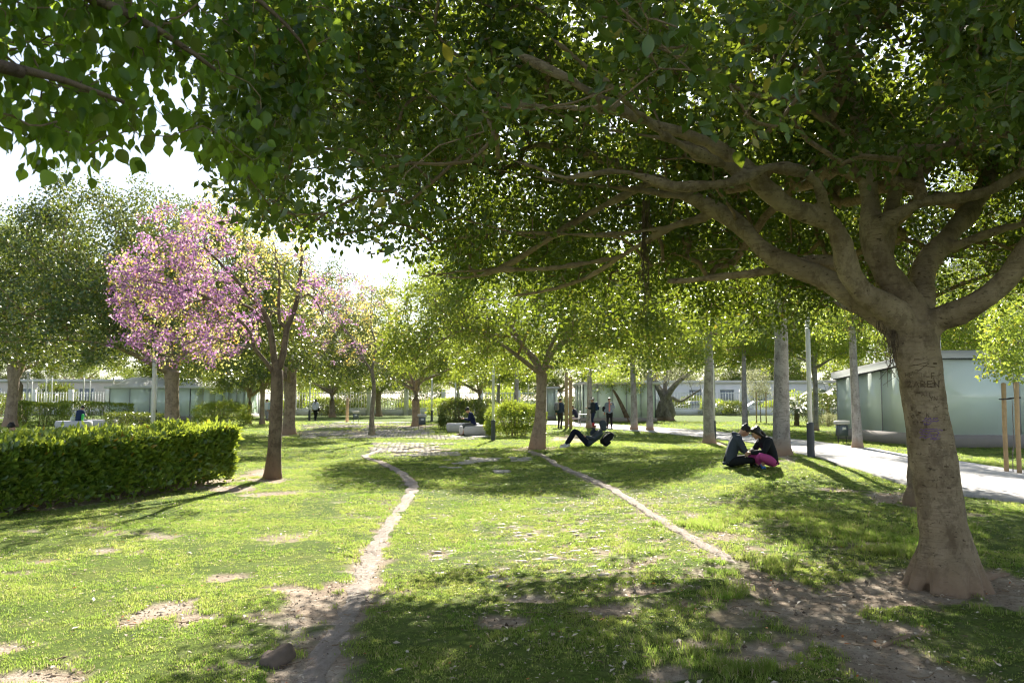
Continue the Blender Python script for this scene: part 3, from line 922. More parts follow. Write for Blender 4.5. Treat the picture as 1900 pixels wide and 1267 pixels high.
# ------------------------------------------------------------------ the big ficus
def big_ficus():
    base = MAIN_BASE
    Y0 = base[1] + 0.12
    root = thing('ficus_tree', 'big spreading ficus with a carved smooth trunk arching over the lawn', 'tree', base)
    pt = lambda L: np.array([at(x, y, d) for x, y, d in L])
    K = Y0 / FPX
    trunk = pt([(1768, 1100, Y0), (1762, 1050, Y0), (1752, 1000, Y0), (1742, 920, Y0), (1730, 840, Y0), (1718, 760, Y0), (1709, 700, Y0), (1702, 650, Y0), (1696, 605, Y0)])
    trunk[0][2] = base[2] - 0.15
    tr = np.array([61, 54, 49, 46, 45, 44.5, 45, 48, 40]) * K * .86
    limbs = []
    def limb(pts, r0, r1):
        P = smooth_path(pt(pts), 0.14); limbs.append((P, np.linspace(r0, r1, len(P)) * (1 + 0.06 * np.sin(np.arange(len(P)) * 1.3 + len(limbs)))))
    y = Y0
    limb([(1700, 700, y), (1680, 630, y), (1643, 590, y + .05), (1584, 545, y + .15), (1505, 507, y + .3), (1426, 471, y + .5), (1387, 432, y + .6), (1347, 400, y + .7), (1296, 372, y + .85), (1215, 335, y + 1.2), (1110, 292, y + 1.6), (1000, 268, y + 2.0)], .150, .035)
    limb([(1325, 388, y + .78), (1305, 404, y + .85), (1249, 420, y + .95), (1201, 447, y + 1.1), (1150, 477, y + 1.35), (1090, 515, y + 1.7), (1010, 540, y + 2.2), (930, 552, y + 2.6)], .055, .018)
    limb([(1704, 700, y - .02), (1690, 632, y - .04), (1663, 582, y - .08), (1604, 545, y - .15), (1576, 507, y - .2), (1563, 455, y - .25), (1545, 416, y - .3), (1505, 400, y - .35), (1446, 372, y - .45), (1403, 333, y - .55), (1387, 309, y - .6), (1347, 285, y - .7), (1308, 262, y - .8), (1240, 238, y - .95), (1150, 205, y - 1.1), (1060, 150, y - 1.2), (960, 100, y - 1.2)], .130, .03)
    limb([(1706, 690, y + .03), (1702, 620, y + .06), (1690, 566, y + .08), (1645, 507, y + .12), (1622, 447, y + .15), (1616, 388, y + .2), (1608, 329, y + .25), (1600, 274, y + .3), (1588, 200, y + .5), (1560, 110, y + .8), (1500, 10, y + 1.2)], .135, .05)
    limb([(1706, 690, y + .05), (1706, 620, y + .12), (1711, 558, y + .25), (1715, 495, y + .45), (1762, 436, y + .7), (1797, 396, y + .9), (1821, 360, y + 1.1), (1850, 290, y + 1.5), (1880, 200, y + 2.0)], .140, .05)
    limb([(1622, 440, y + .1), (1640, 412, y + .02), (1665, 400, y - .05), (1711, 374, y - .15), (1782, 366, y - .3), (1841, 352, y - .4), (1900, 317, y - .5), (1990, 270, y - .7), (2120, 230, y - .8)], .078, .04)
    limb([(1708, 710, y), (1716, 640, y), (1735, 596, y - .05), (1782, 580, y - .15), (1841, 545, y - .3), (1882, 503, y - .4), (1912, 455, y - .5), (1965, 395, y - .6), (2080, 330, y - .7), (2240, 280, y - .6)], .140, .05)
    limb([(1745, 465, y + .6), (1782, 452, y + .5), (1821, 437, y + .4), (1861, 424, y + .3), (1900, 416, y + .2), (2000, 390, y + .1), (2150, 370, y + .3)], .062, .03)
    limb([(1600, 530, y + .15), (1565, 497, y + .35), (1525, 486, y + .5), (1470, 492, y + .65), (1426, 503, y + .75), (1347, 512, y + .95), (1268, 521, y + 1.15), (1238, 520, y + 1.2)], .065, .042)
    limb([(1545, 420, y - .3), (1515, 340, y - .5), (1485, 318, y - .6), (1430, 309, y - .7), (1388, 328, y - .8), (1340, 341, y - .9), (1249, 346, y - 1.0), (1190, 326, y - 1.0), (1130, 318, y - 1.0), (1050, 330, y - .9), (960, 300, y - .8), (860, 285, y - .8)], .060, .016)
    limb([(1640, 480, y + .2), (1652, 408, y + .3), (1663, 349, y + .4), (1703, 290, y + .5), (1722, 240, y + .6), (1745, 140, y + .9), (1770, 20, y + 1.2)], .085, .045)
    limb([(1215, 335, y + 1.2), (1160, 362, y + 1.25), (1080, 405, y + 1.4), (1000, 455, y + 1.6), (930, 498, y + 1.9), (860, 516, y + 2.2), (790, 505, y + 2.5)], .044, .014)
    limb([(1403, 333, y - .55), (1330, 300, y - 1.0), (1230, 250, y - 1.6), (1130, 160, y - 2.1), (1010, 60, y - 2.4)], .05, .02)
    limb([(1588, 200, y + .5), (1480, 130, y + .2), (1360, 70, y - .2), (1200, 20, y - .4)], .05, .02)
    limb([(1000, 268, y + 2.0), (900, 300, y + 2.4), (800, 330, y + 2.7), (700, 350, y + 2.9), (600, 385, y + 3.1)], .034, .012)
    limb([(1296, 372, y + .85), (1180, 352, y + .9), (1050, 338, y + .9), (900, 312, y + .9), (760, 300, y + 1.0), (640, 312, y + 1.1)], .036, .010)
    limb([(1249, 420, y + .95), (1120, 436, y + 1.0), (960, 432, y + 1.2), (800, 448, y + 1.4), (660, 478, y + 1.5)], .032, .010)
    limb([(1150, 477, y + 1.35), (1020, 498, y + 1.3), (880, 502, y + 1.3), (720, 520, y + 1.4)], .028, .009)
    limb([(1150, 205, y - 1.1), (980, 196, y - .9), (800, 180, y - .6), (620, 200, y - .4), (500, 240, y - .3)], .034, .010)
    limb([(1387, 309, y - .6), (1250, 262, y - .4), (1090, 232, y - .2), (930, 170, y + .1), (760, 110, y + .4)], .040, .011)
    limb([(1600, 274, y + .3), (1520, 215, y - .1), (1420, 170, y - .5), (1300, 100, y - .8), (1200, 60, y - .9)], .045, .012)
    limb([(1426, 471, y + .5), (1360, 462, y + .9), (1270, 470, y + 1.4), (1170, 512, y + 2.0), (1080, 556, y + 2.6)], .034, .010)
    # one fused surface: trunk, limbs, buttress roots
    mb = MB()
    TP = smooth_path(np.column_stack([trunk, tr]), 0.1)
    mb.tube(TP[:, :3], TP[:, 3], 24)
    for P, r in limbs: mb.tube(P, r, 14)
    for k, (a, ln, rr) in enumerate([(0.1, .16, .10), (.9, .14, .09), (1.7, .16, .10), (2.6, .16, .09), (3.3, .14, .10), (4.0, .10, .10), (4.6, .09, .11), (5.2, .10, .10), (5.8, .13, .10)]):
        ca, sa = math.cos(a), math.sin(a)
        pts = [(base[0] + .02 + ca * q, base[1] + .12 + sa * q, base[2] + h) for q, h in ((.08, .75), (.15, .40), (.22, .18), (.24 + ln * .4, .0), (.24 + ln * .9, -.22))]
        P = smooth_path(pts, .06); mb.tube(P, np.linspace(rr * .8, rr * .7, len(P)), 10)
    for pts, rr in (([(1800, 1082, Y0 + .3), (1850, 1066, Y0 + .5), (1910, 1062, Y0 + .5), (1990, 1070, Y0 + .4)], .055), ([(1690, 1178, 0), (1660, 1186, 0), (1625, 1198, 0)], .03)):
        P = smooth_path(np.array([gnd(a_, b_) for a_, b_, c_ in pts]), .08)
        P[:, 2] = gh(P[:, 0], P[:, 1]) + np.linspace(-.005, -.03, len(P)); mb.tube(P, np.linspace(rr, rr * .5, len(P)), 10)
    tm = remesh(mb, 0.025, 5, 0.5)
    co = np.zeros(len(tm.vertices) * 3, np.float32); tm.vertices.foreach_get('co', co); co = co.reshape(-1, 3) - base.astype(np.float32)
    nz = (fbm(co[:, 0] * 9 + co[:, 1] * 7, co[:, 2] * 9, 3) - .5) * .024 + (fbm(co[:, 0] * 3.5 + co[:, 1] * 3, co[:, 2] * 2.2 + 9, 2) - .5) * .045
    nr = np.zeros(len(tm.vertices) * 3, np.float32); tm.vertices.foreach_get('normal', nr); co += nr.reshape(-1, 3) * nz[:, None].astype(np.float32)
    tm.vertices.foreach_set('co', co.ravel()); tm.update()
    trunk_o = obj('trunk', tm, M['ficus_bark'], root)
    # branch network
    sk = Skel()
    ids = sk.path(trunk, tr)
    for P, r in limbs:
        j = sk.nearest(P[0]); sk.path(P[1:], r[1:], j)
    nfix = sk.n
    c = np.array([base[0] - .1, base[1] + .3])
    rng = np.random.default_rng(21)
    N = 26000
    ang = rng.random(N) * 2 * math.pi; rho = np.sqrt(rng.random(N))
    dirx, diry = np.cos(ang), np.sin(ang)
    tocam = np.array([-c[0], -c[1]]); tocam /= np.linalg.norm(tocam)
    f = np.clip(dirx * tocam[0] + diry * tocam[1], 0, 1)
    left = np.clip(-dirx, 0, 1)
    Rr = 5.3 + 1.9 * left - 1.3 * f ** 2
    Rr = Rr * (0.9 + 0.2 * vnoise(ang * 3, ang * 0))
    x = c[0] + dirx * rho * Rr; yv = c[1] + diry * rho * Rr
    zb = 3.55 - 0.95 * rho ** 3 + 0.25 * (fbm(x * .8, yv * .8, 2) - .5) * 2
    zt = 3.6 + 3.3 * np.sqrt(np.clip(1 - rho ** 2, 0, 1)) + 0.3
    u = rng.random(N) ** .85
    z = zb + (zt - zb) * u
    T = np.stack([x, yv, z], 1)
    px, py, w = proj(T)
    lowx = [380, 420, 480, 560, 700, 800, 900, 1000, 1100, 1200, 1300, 1400, 1500, 1560, 1640, 1700, 1760, 1900, 2300]
    lowy = [330, 420, 470, 500, 535, 555, 600, 612, 628, 638, 622, 612, 622, 560, 470, 430, 470, 520, 560]
    ok = (py < np.interp(px, lowx, lowy)) | (yv < 0.3)
    lefty = np.interp(py, [0, 150, 250, 350, 420, 480, 520], [470, 430, 420, 415, 450, 510, 570])
    ok &= (px > lefty) | (yv < 0.3)
    # keep the limbs readable: thin foliage close in front of the fork
    clear = (px > 1420) & (px < 1900) & (py > 330) & (py < 640) & (w < Y0 + .6)
    ok &= ~clear | (rng.random(N) < .10)
    clear2 = (px > 1150) & (px < 1560) & (py > 250) & (py < 520) & (w < Y0)
    ok &= ~clear2 | (rng.random(N) < .22)
    clear3 = (px > 700) & (px < 1560) & (py > 230) & (py < 560) & (w < Y0 + .8)
    ok &= ~clear3 | (rng.random(N) < .75)
    gap = fbm(px / 95.0 + 3, py / 70.0, 3)
    ok &= rng.random(N) < np.clip((gap - 0.34) * 6, 0.10, 1)
    sh = (yv - 1.42 * z > 4.4) & (x - .15 * z < -1.35)      # keeps the sunlit lawn beside the path sunlit
    ok &= ~sh
    nearc = (w < Y0 - .7) & (px > 560)
    ok &= ~nearc | (fbm(px / 130.0 + 40, py / 110.0 + 8, 2) > .54)
    T = T[ok][:4500]
    ex = np.array([at(rng.uniform(640, 1380), rng.uniform(270, 520), rng.uniform(9.3, 12.4)) for _ in range(420)])
    T = np.concatenate([T, ex[(ex[:, 2] < 6.3) & (ex[:, 0] - .15 * ex[:, 2] > -2.0)]])
    tips = sk.grow(T, np.array([c[0], c[1], 2.6]), 0.28, 0.10, 0.05, len(ids) - 1, rng)
    sk.radii(0.0072, 2.15)
    sk.P[:sk.n] -= base
    b = MB(); sk.tubes(b, nfix)
    tag(b.build('branches', M['twig_bark'], root), kind='stuff')
    # leaves: full size where seen, coarse where outside the frame
    vis = in_view(T, 160)
    A = crown_leaves(T[vis] + [0, 0, .10], 60, 0.33, 0.084, .56, .8, .3, .75, rng)
    lm = unit_leaf('ficus_leaf', M['ficus_leaf'])
    px, py, w = proj(A[0])
    v = in_view(A[0], -8)
    sc = np.where(v, A[3] / w, 0) * (0.85 + .3 * rng.random(len(w)))
    big, rest = split_leaves(A, sc, 300)
    V, F, at_ = leaf_arrays(*rest, False)
    Bq = crown_leaves(T[~vis], 26, 0.38, 0.135, .56, .8, .3, .75, rng)
    V2, F2, a2 = leaf_arrays(*Bq, False)
    upper = vis & (T[:, 2] > 4.3)
    Bu = crown_leaves(T[upper] + [0, 0, .25], 9, 0.42, 0.125, .6, 1.0, .2, .6, rng)
    V3_, F3_, a3 = leaf_arrays(*Bu, False)
    mb2 = MB(); mb2.add(V - base, F); mb2.add(V2 - base, F2); mb2.add(V3_ - base, F3_); a2 = np.concatenate([a2, a3])
    crown = obj('crown', mb2.mesh('crown', False, {'rnd': np.concatenate([at_, a2])}), M['ficus_leaf'], root)
    crown['kind'] = 'stuff'
    leaf_objects(lm, *big, root, base)
    print('big ficus targets', len(T), 'seen', vis.sum(), 'leaves', len(rest[0]) + len(Bq[0]))
    # hanging aerial roots
    ar = MB()
    for pxx, p0, p1, d, n, sp in ((1197, 372, 598, y + 1.1, 34, 7), (1656, 612, 720, y - .1, 26, 8), (1640, 596, 668, y - .05, 14, 22), (1600, 560, 640, y + .1, 8, 30), (1443, 480, 560, y + .7, 5, 10)):
        for k in range(n):
            x0 = pxx + random.gauss(0, sp * .5)
            ye = p0 + (p1 - p0) * random.uniform(.45, 1.0)
            P = np.array([at(x0 + random.gauss(0, 1.2) * q, p0 + (ye - p0) * q / 6, d + random.gauss(0, .01)) for q in range(7)]) - base
            ar.tube(P, np.linspace(.004, .002, 7), 3, False)
    tag(ar.build('aerial_roots', M['rubber'] if False else M['dark_bark'], root), kind='stuff')
    return root, TP, base

def carve(root, TP, base):
    """scratched writing and a purple scribble on the trunk, laid on its surface"""
    me = [c for c in root.children if c.name.startswith('trunk')][0].data
    from mathutils.bvhtree import BVHTree
    vs = [v.co.copy() for v in me.vertices]; bv = BVHTree.FromPolygons(vs, [p.vertices[:] for p in me.polygons])
    o0 = Vector((0, 0, CAM_H)) - Vector(base)
    def stick(px, py, lift=.003):
        d = Vector(ray(px, py)).normalized()
        h = bv.ray_cast(o0, d)
        if h[0] is None: return None
        return np.array(h[0] + h[1] * lift)
    ti = plain_mat('carved dark bark', (0.14, 0.10, 0.068), 0.9, 0.1)
    pu = plain_mat('purple spray paint', (0.17, 0.10, 0.24), 0.7, 0.2, 0, 0.3, 30)
    def stroke(mb, pts, w, lift=.003):
        Q = [stick(*p, lift) for p in pts]
        Q = [q for q in Q if q is not None]
        if len(Q) > 1: mb.tube(np.array(Q), w, 4)
    mb = MB()
    G = {'J': [[(.1, .25), (.45, 0), (.75, .2), (.6, .5), (.05, 1), (.95, 1)]], 'A': [[(0, 1), (.45, 0), (1, 1)], [(.2, .6), (.8, .6)]], 'R': [[(.05, 1), (.05, 0), (.8, .1), (.75, .4), (.1, .5), (.9, 1)]], 'E': [[(.9, 0), (.05, 0), (.05, 1), (.95, 1)], [(.05, .5), (.7, .5)]], 'N': [[(0, 1), (.05, 0), (.9, 1), (.95, -.1)]],
         'H': [[(0, 0), (0, 1)], [(.9, 0), (.9, 1)], [(0, .5), (.9, .5)]], 'F': [[(.9, 0), (.05, 0), (.05, 1)], [(.05, .5), (.7, .5)]], 'T': [[(0, 0), (1, 0)], [(.5, 0), (.5, 1)]], 'Y': [[(0, 0), (.5, .5), (1, 0)], [(.5, .5), (.5, 1)]], 'O': [[(.5, 0), (0, .5), (.5, 1), (1, .5), (.5, 0)]]}
    def word(txt, x0, y0, cw, ch, w=.0032):
        for i, chh in enumerate(txt):
            for st in G[chh]:
                S = smooth_path([(x0 + i * cw * 1.32 + a * cw, y0 + b_ * ch + i * .3) for a, b_ in st], 1.5) if False else np.array([(x0 + i * cw * 1.32 + a * cw, y0 + b_ * ch) for a, b_ in st])
                D = []
                for p, q in zip(S[:-1], S[1:]):
                    for k in range(4): D.append(p + (q - p) * k / 4)
                D.append(S[-1]); stroke(mb, D, w)
    word('JAREN', 1683, 707, 9.5, 11, .0036)
    word('HF', 1680, 691, 6, 9, .0022); word('F', 1728, 692, 6, 10, .0026)
    word('TAH', 1700, 728, 7, 8, .0022); word('YN', 1725, 735, 6, 8, .0022)
    word('OT', 1691, 769, 6, 7, .0022); word('H', 1733, 755, 6, 10, .002); word('EF', 1694, 780, 6, 6, .002); word('N', 1719, 766, 5, 8, .002)
    for a, b_ in (((1687, 680), (1722, 672)), ((1701, 690), (1722, 675)), ((1688, 676), (1735, 681)), ((1732, 700), (1736, 718)), ((1690, 752), (1694, 762)), ((1690, 762), (1695, 755)), ((1727, 713), (1735, 708))):
        stroke(mb, [np.array(a) + (np.array(b_) - a) * k / 5 for k in range(6)], .0026)
    random.seed(5)
    for _ in range(70):
        x, yy = random.uniform(1685, 1775), random.uniform(665, 1000); ln = random.uniform(3, 11); an = random.choice([0, 0, .15, 1.5, -.4]) + random.gauss(0, .2)
        stroke(mb, [(x + ln * math.cos(an) * k / 3, yy + ln * math.sin(an) * k / 3) for k in range(4)], random.uniform(.0012, .0028))
    for x, yy, s in ((1706, 765, 2.6), (1735, 674, 3), (1710, 783, 2.5), (1752, 797, 1.8), (1712, 815, 2.4), (1756, 865, 4), (1761, 905, 3.5), (1700, 1000, 2), (1745, 885, 2.5)):
        stroke(mb, [(x - s, yy), (x, yy), (x + s, yy + .5)], .007, .0)
    mb.build('carving', ti, root)
    mp = MB()
    for row, (xa, xb) in ((777, (1716, 1740)), (781, (1712, 1742)), (787, (1713, 1728)), (797, (1708, 1750)), (801, (1706, 1742)), (806, (1708, 1744)), (811, (1706, 1745)), (815, (1726, 1744))):
        D = [(xa + (xb - xa) * k / 14, row + random.uniform(-2.2, 2.2)) for k in range(15)]
        stroke(mp, D, .0105, -.0065)
    mp.build('painted_scribble', pu, root)

_t, _tp, _b = big_ficus()
carve(_t, _tp, _b)

# ------------------------------------------------------------------ other trees
def ficus(name, label, group, loc, Rad, H, fork, tr, seed, per=42, ncl=620, leaf=0.085, mat='far_leaf', bark='far_bark', shift=(0, 0), rim=2.5, nl=7, lean=(0, 0), fold=False, fuse=False):
    rng = np.random.default_rng(seed)
    root = thing(name, label, 'tree', loc, 0, group)
    sk = Skel()
    zz = np.array([-.12, .12, .4, .9, fork * .7, fork])
    rr = tr * np.array([1.75, 1.4, 1.12, 1.0, .95, 1.15])
    tp = np.stack([lean[0] * zz / fork + .03 * np.sin(zz * 2 + seed), lean[1] * zz / fork + .03 * np.cos(zz * 1.7), zz], 1)
    ids = sk.path(tp, rr)
    limbs = []
    for k in range(nl):
        a = 2 * math.pi * (k + rng.random() * .5) / nl
        el = rng.uniform(.18, .75) if k % 3 else rng.uniform(.8, 1.2)
        ln = Rad * rng.uniform(.45, .7)
        q = np.linspace(0, 1, 9)[1:]
        P = np.stack([tp[-1][0] + shift[0] * q * .6 + np.cos(a + .5 * q * rng.normal()) * ln * q * math.cos(el), tp[-1][1] + shift[1] * q * .6 + np.sin(a + .3 * q) * ln * q * math.cos(el), fork + ln * math.sin(el) * q ** (0.8) + .12 * np.sin(q * 5 + k)], 1)
        r = tr * rng.uniform(.45, .62) * (1 - .72 * q)
        sk.path(P, r, ids[-1]); limbs.append(np.vstack([tp[-1], P]))
    nfix = sk.n
    N = ncl * 3
    ang = rng.random(N) * 2 * math.pi; rho = rng.random(N) ** .45
    lob = 0.82 + .36 * vnoise(ang * 1.6 + seed, np.full(N, seed * .7))
    x = shift[0] + np.cos(ang) * rho * Rad * lob; y = shift[1] + np.sin(ang) * rho * Rad * lob
    zb = fork + .95 - (fork + .95 - rim) * rho ** 3
    zt = fork + .6 + (H - fork - .6) * np.sqrt(np.clip(1 - rho ** 2.2, 0, 1)) * (0.8 + .4 * fbm(x * .6 + seed, y * .6, 2))
    z = zb + (zt - zb) * rng.random(N) ** .8
    keep = rng.random(N) < np.clip((fbm(x * .7 + seed + z * .4, y * .7 + z * .5, 3) - .33) * 6, .1, 1)
    T = np.stack([x, y, z], 1)[keep][:ncl]
    sk.grow(T, np.array([tp[-1][0], tp[-1][1], fork]), .4, .08, .06, len(ids) - 1, rng)
    sk.radii(.007, 2.3)
    if fuse:
        mb = MB(); mb.tube(smooth_path(tp, .1), np.interp(np.linspace(0, 1, len(smooth_path(tp, .1))), np.linspace(0, 1, 6), rr), 16)
        for k in range(6):
            a = k * 1.05 + .3
            P = smooth_path([(math.cos(a) * q, math.sin(a) * q, h) for q, h in ((tr * .5, .5), (tr * .9, .2), (tr * 1.5, .03), (tr * 2.5, -.1))], .06); mb.tube(P, np.linspace(tr * .4, tr * .15, len(P)), 8)
        s0 = 6
        for k in range(nl):
            ii = list(range(s0 + k * 8, s0 + k * 8 + 8)); P = smooth_path(np.vstack([tp[-1], sk.P[ii]]), .12)
            mb.tube(P, np.interp(np.linspace(0, 1, len(P)), np.linspace(0, 1, 9), np.concatenate([[sk.r[ii[0]] * 1.1], sk.r[ii]])), 10)
        obj('trunk', remesh(mb, .03, 6), M[bark], root)
    else:
        s2 = Skel(); s2.P, s2.par, s2.mr, s2.tip, s2.n = sk.P, sk.par, sk.mr, sk.tip, nfix; s2.r = sk.r
        mb = MB(); s2.tubes(mb, 0); mb.build('trunk', M[bark], root)
    b = MB(); sk.tubes(b, nfix); tag(b.build('branches', M['twig_bark'], root), kind='stuff')
    A = crown_leaves(T, per, .46, leaf, .58, .75, .25, .8, rng)
    V, F, at_ = leaf_arrays(*A, fold)
    obj('crown', mesh_np('crown', V, F, False, {'rnd': at_}), M[mat], root)
    return root

def tg(px, py):
    return gnd(px, py)

FG = 'ficus trees on the lawn'
mid = ficus('ficus_tree', 'ficus with slender pale trunk between the oval bush and the reclining person', FG, tg(997, 832), 4.7, 7.4, 2.45, .175, 31, 92, 1100, .10, 'backlit_leaf', lean=(.18, 0), rim=2.45, fuse=True)
lft = ficus('ficus_tree', 'broad dark ficus with forked orange trunk behind the clipped hedge', FG, at(315, 860, 23.5) * [1, 1, 0], 5.1, 8.3, 2.5, .20, 43, 92, 1150, .10, shift=(-1.6, .8), rim=2.6, fuse=True)
beh = ficus('ficus_tree', 'ficus mostly hidden behind the carved trunk of the big ficus', FG, tg(1702, 935), 3.1, 6.3, 2.7, .14, 57, 95, 420, .075, 'ficus_leaf', 'ficus_bark', shift=(.6, 1.2), rim=2.9)
pA = ficus('ficus_tree', 'ficus with red earth stained foot just behind the slim dark trunk', FG, tg(536, 806), 5.2, 8.6, 2.4, .27, 61, 96, 700, .115, rim=2.5)
pB = ficus('ficus_tree', 'ficus with forked trunk beside the grey litter bin near the benches', FG, tg(772, 791), 5.0, 9.6, 2.3, .25, 77, 100, 700, .115, 'backlit_leaf', rim=2.4)
for lab, p, src, rz, sc in [
        ('tall dark ficus at the end of the square hedge by the pale pole', (20, 792), pA, 1.0, (1.15, 1.15, 1.45)),
        ('thin trunked ficus beside the leafy bush, first of a close pair', (462, 786), pB, 2.2, (.62, .62, .85)),
        ('thin trunked ficus beside the leafy bush, darker one of a close pair', (486, 787), pA, 3.1, (.55, .55, .9)),
        ('leaning far ficus beside the walking woman with the shoulder bag', (616, 774), pB, .4, (1.0, 1.0, .95)),
        ('far ficus standing before the long dark hedge', (702, 772), pA, 4.0, (1.0, 1.0, .92)),
        ('far ficus behind the dark round bush near the man on the bench', (890, 778), pB, 5.1, (.9, .9, 1.0)),
        ('tall ficus far beyond the square hedge', (29, 779), pB, 3.7, (1.6, 1.6, 1.75)),
        ('dark ficus whose crown shows above the pink blossom', (319, 778), pA, 5.6, (1.35, 1.35, 1.75)),
        ('far ficus behind the glass pavilion with white roof', (395, 775), pB, 1.9, (1.3, 1.3, 1.2)),
        ]:
    copy_tree(src, lab, tg(*p), rz, sc)
# the row at the park's edge, against the boundary fence
edge = [(-60, 762), (150, 760), (330, 760), (520, 759.5), (560, 758.5), (660, 760), (760, 759), (850, 760), (960, 759.5), (1040, 760), (1200, 760.5), (1290, 759), (1420, 759.5), (1500, 760), (1640, 759), (1760, 760), (1880, 759), (2000, 760)]
for i, p in enumerate(edge):
    w = ['by the far end of the park', 'beyond the glass pavilion with the white roof', 'behind the leafy bush', 'behind the slim dark trunk', 'beyond the walking woman', 'over the long dark hedge', 'beyond the litter bin', 'beyond the seated man',
         'behind the centre ficus', 'beyond the person with grey backpack', 'behind the old olive', 'beyond the pale pillars', 'behind the white cars', 'beyond the fan palm', 'behind the teal glass building', 'over the roof of the teal building', 'behind the young staked tree', 'at the far corner of the park'][i]
    copy_tree([pA, pB][i % 2], 'distant street tree ' + w, tg(*p), i * 1.7, (1.5 + .2 * math.sin(i * 3), 1.5 + .2 * math.sin(i * 3), 1.25 + .3 * math.sin(i * 2.1)))

# ---- straight grey trunks with high lime-green crowns along the walkway
def column_tree(label, loc, tr, h0, H, Rad, seed):
    rng = np.random.default_rng(seed)
    root = thing('shade_tree', label, 'tree', loc, 0, 'straight grey trunks along the pale walkway')
    sk = Skel()
    zz = np.concatenate([[-.1, .06, .2, .5], np.linspace(1.0, H * .86, 9)])
    rr = tr * np.concatenate([[1.5, 1.35, 1.15, 1.05], np.linspace(1, .35, 9)])
    ids = sk.path(np.stack([.03 * np.sin(zz * .9 + seed), .03 * np.cos(zz + seed), zz], 1), rr)
    nfix = sk.n
    n = 300
    ang = rng.random(n) * 6.283; u = rng.random(n); rad = Rad * np.sqrt(rng.random(n)) * np.sin(math.pi * np.clip(.18 + .8 * u, 0, 1)) ** .7
    T = np.stack([np.cos(ang) * rad, np.sin(ang) * rad, h0 + (H - h0) * u], 1)
    sk.grow(T, np.array([0, 0, h0 * .7]), .4, .08, .05, 6, rng)
    sk.radii(.006, 2.3)
    mb = MB(); s2 = Skel(); s2.P, s2.par, s2.mr, s2.tip, s2.n = sk.P, sk.par, sk.mr, sk.tip, nfix; s2.r = sk.r; s2.tubes(mb, 0); mb.build('trunk', M['pale_bark'], root)
    b = MB(); sk.tubes(b, nfix); tag(b.build('branches', M['twig_bark'], root), kind='stuff')
    V, F, at_ = leaf_arrays(*crown_leaves(T, 55, .5, .115, .7, .6, .3, .8, rng), False)
    obj('crown', mesh_np('crown', V, F, False, {'rnd': at_}), M['lime_leaf'], root)
    return root
ct = column_tree('straight grey trunk just behind the seated couple', tg(1453, 845), .20, 4.1, 8.6, 2.7, 5)
for lab, p, k, rz in [('straight brown grey trunk beside the slim lamp post near the couple', (1317, 822), 1.0, 1.0), ('slim pale trunk across the walkway from the couple', (1383, 803), .72, 2.0),
                      ('grey trunk with flared red foot beside the litter bin at the glass building', (1590, 832), .78, 3.1), ('straight pale trunk right behind the reclining person', (1176, 798), .9, 4.0),
                      ('straight pale trunk with orange foot before the old olive', (1206, 799), .85, 5.0), ('tall grey trunk behind the standing man in dark jacket', (1094, 794), .85, 5.7),
                      ('tall pale trunk rising behind the bright oval bush', (958, 784), .9, .5)]:
    copy_tree(ct, lab, tg(*p), rz, (k, k, 1.0 if k > .75 else .95))

lime = ficus('lime_tree', 'bushy lime green tree behind the grey trunk at the couple', 'lime green trees beyond the walkway', tg(1449, 797), 4.4, 8.6, 3.4, .13, 83, 60, 520, .13, 'lime_leaf', 'pale_bark', rim=3.3)
for lab, X, Y_, rz, k in [('bushy lime green tree behind the lamp post at the walkway', at(1512, 700, 43)[0], 43, 1.1, 1.0), ('bushy lime green tree behind the straight brown grey trunk', at(1322, 700, 47)[0], 47, 2.3, 1.05), ('lime green tree over the roof of the teal glass building', at(1700, 700, 47)[0], 47, 3.0, 1.1),
                          ('lime green tree behind the teal glass building near the apartment block', at(1850, 700, 44)[0], 44, 4.2, 1.1), ('lime green tree behind the pale green pavilion', at(1120, 700, 74)[0], 74, 5.0, 1.2), ('lime green tree beyond the bright oval bush', at(925, 700, 66)[0], 66, .4, 1.0)]:
    copy_tree(lime, lab, (X, Y_, gz(X, Y_)), rz, k)

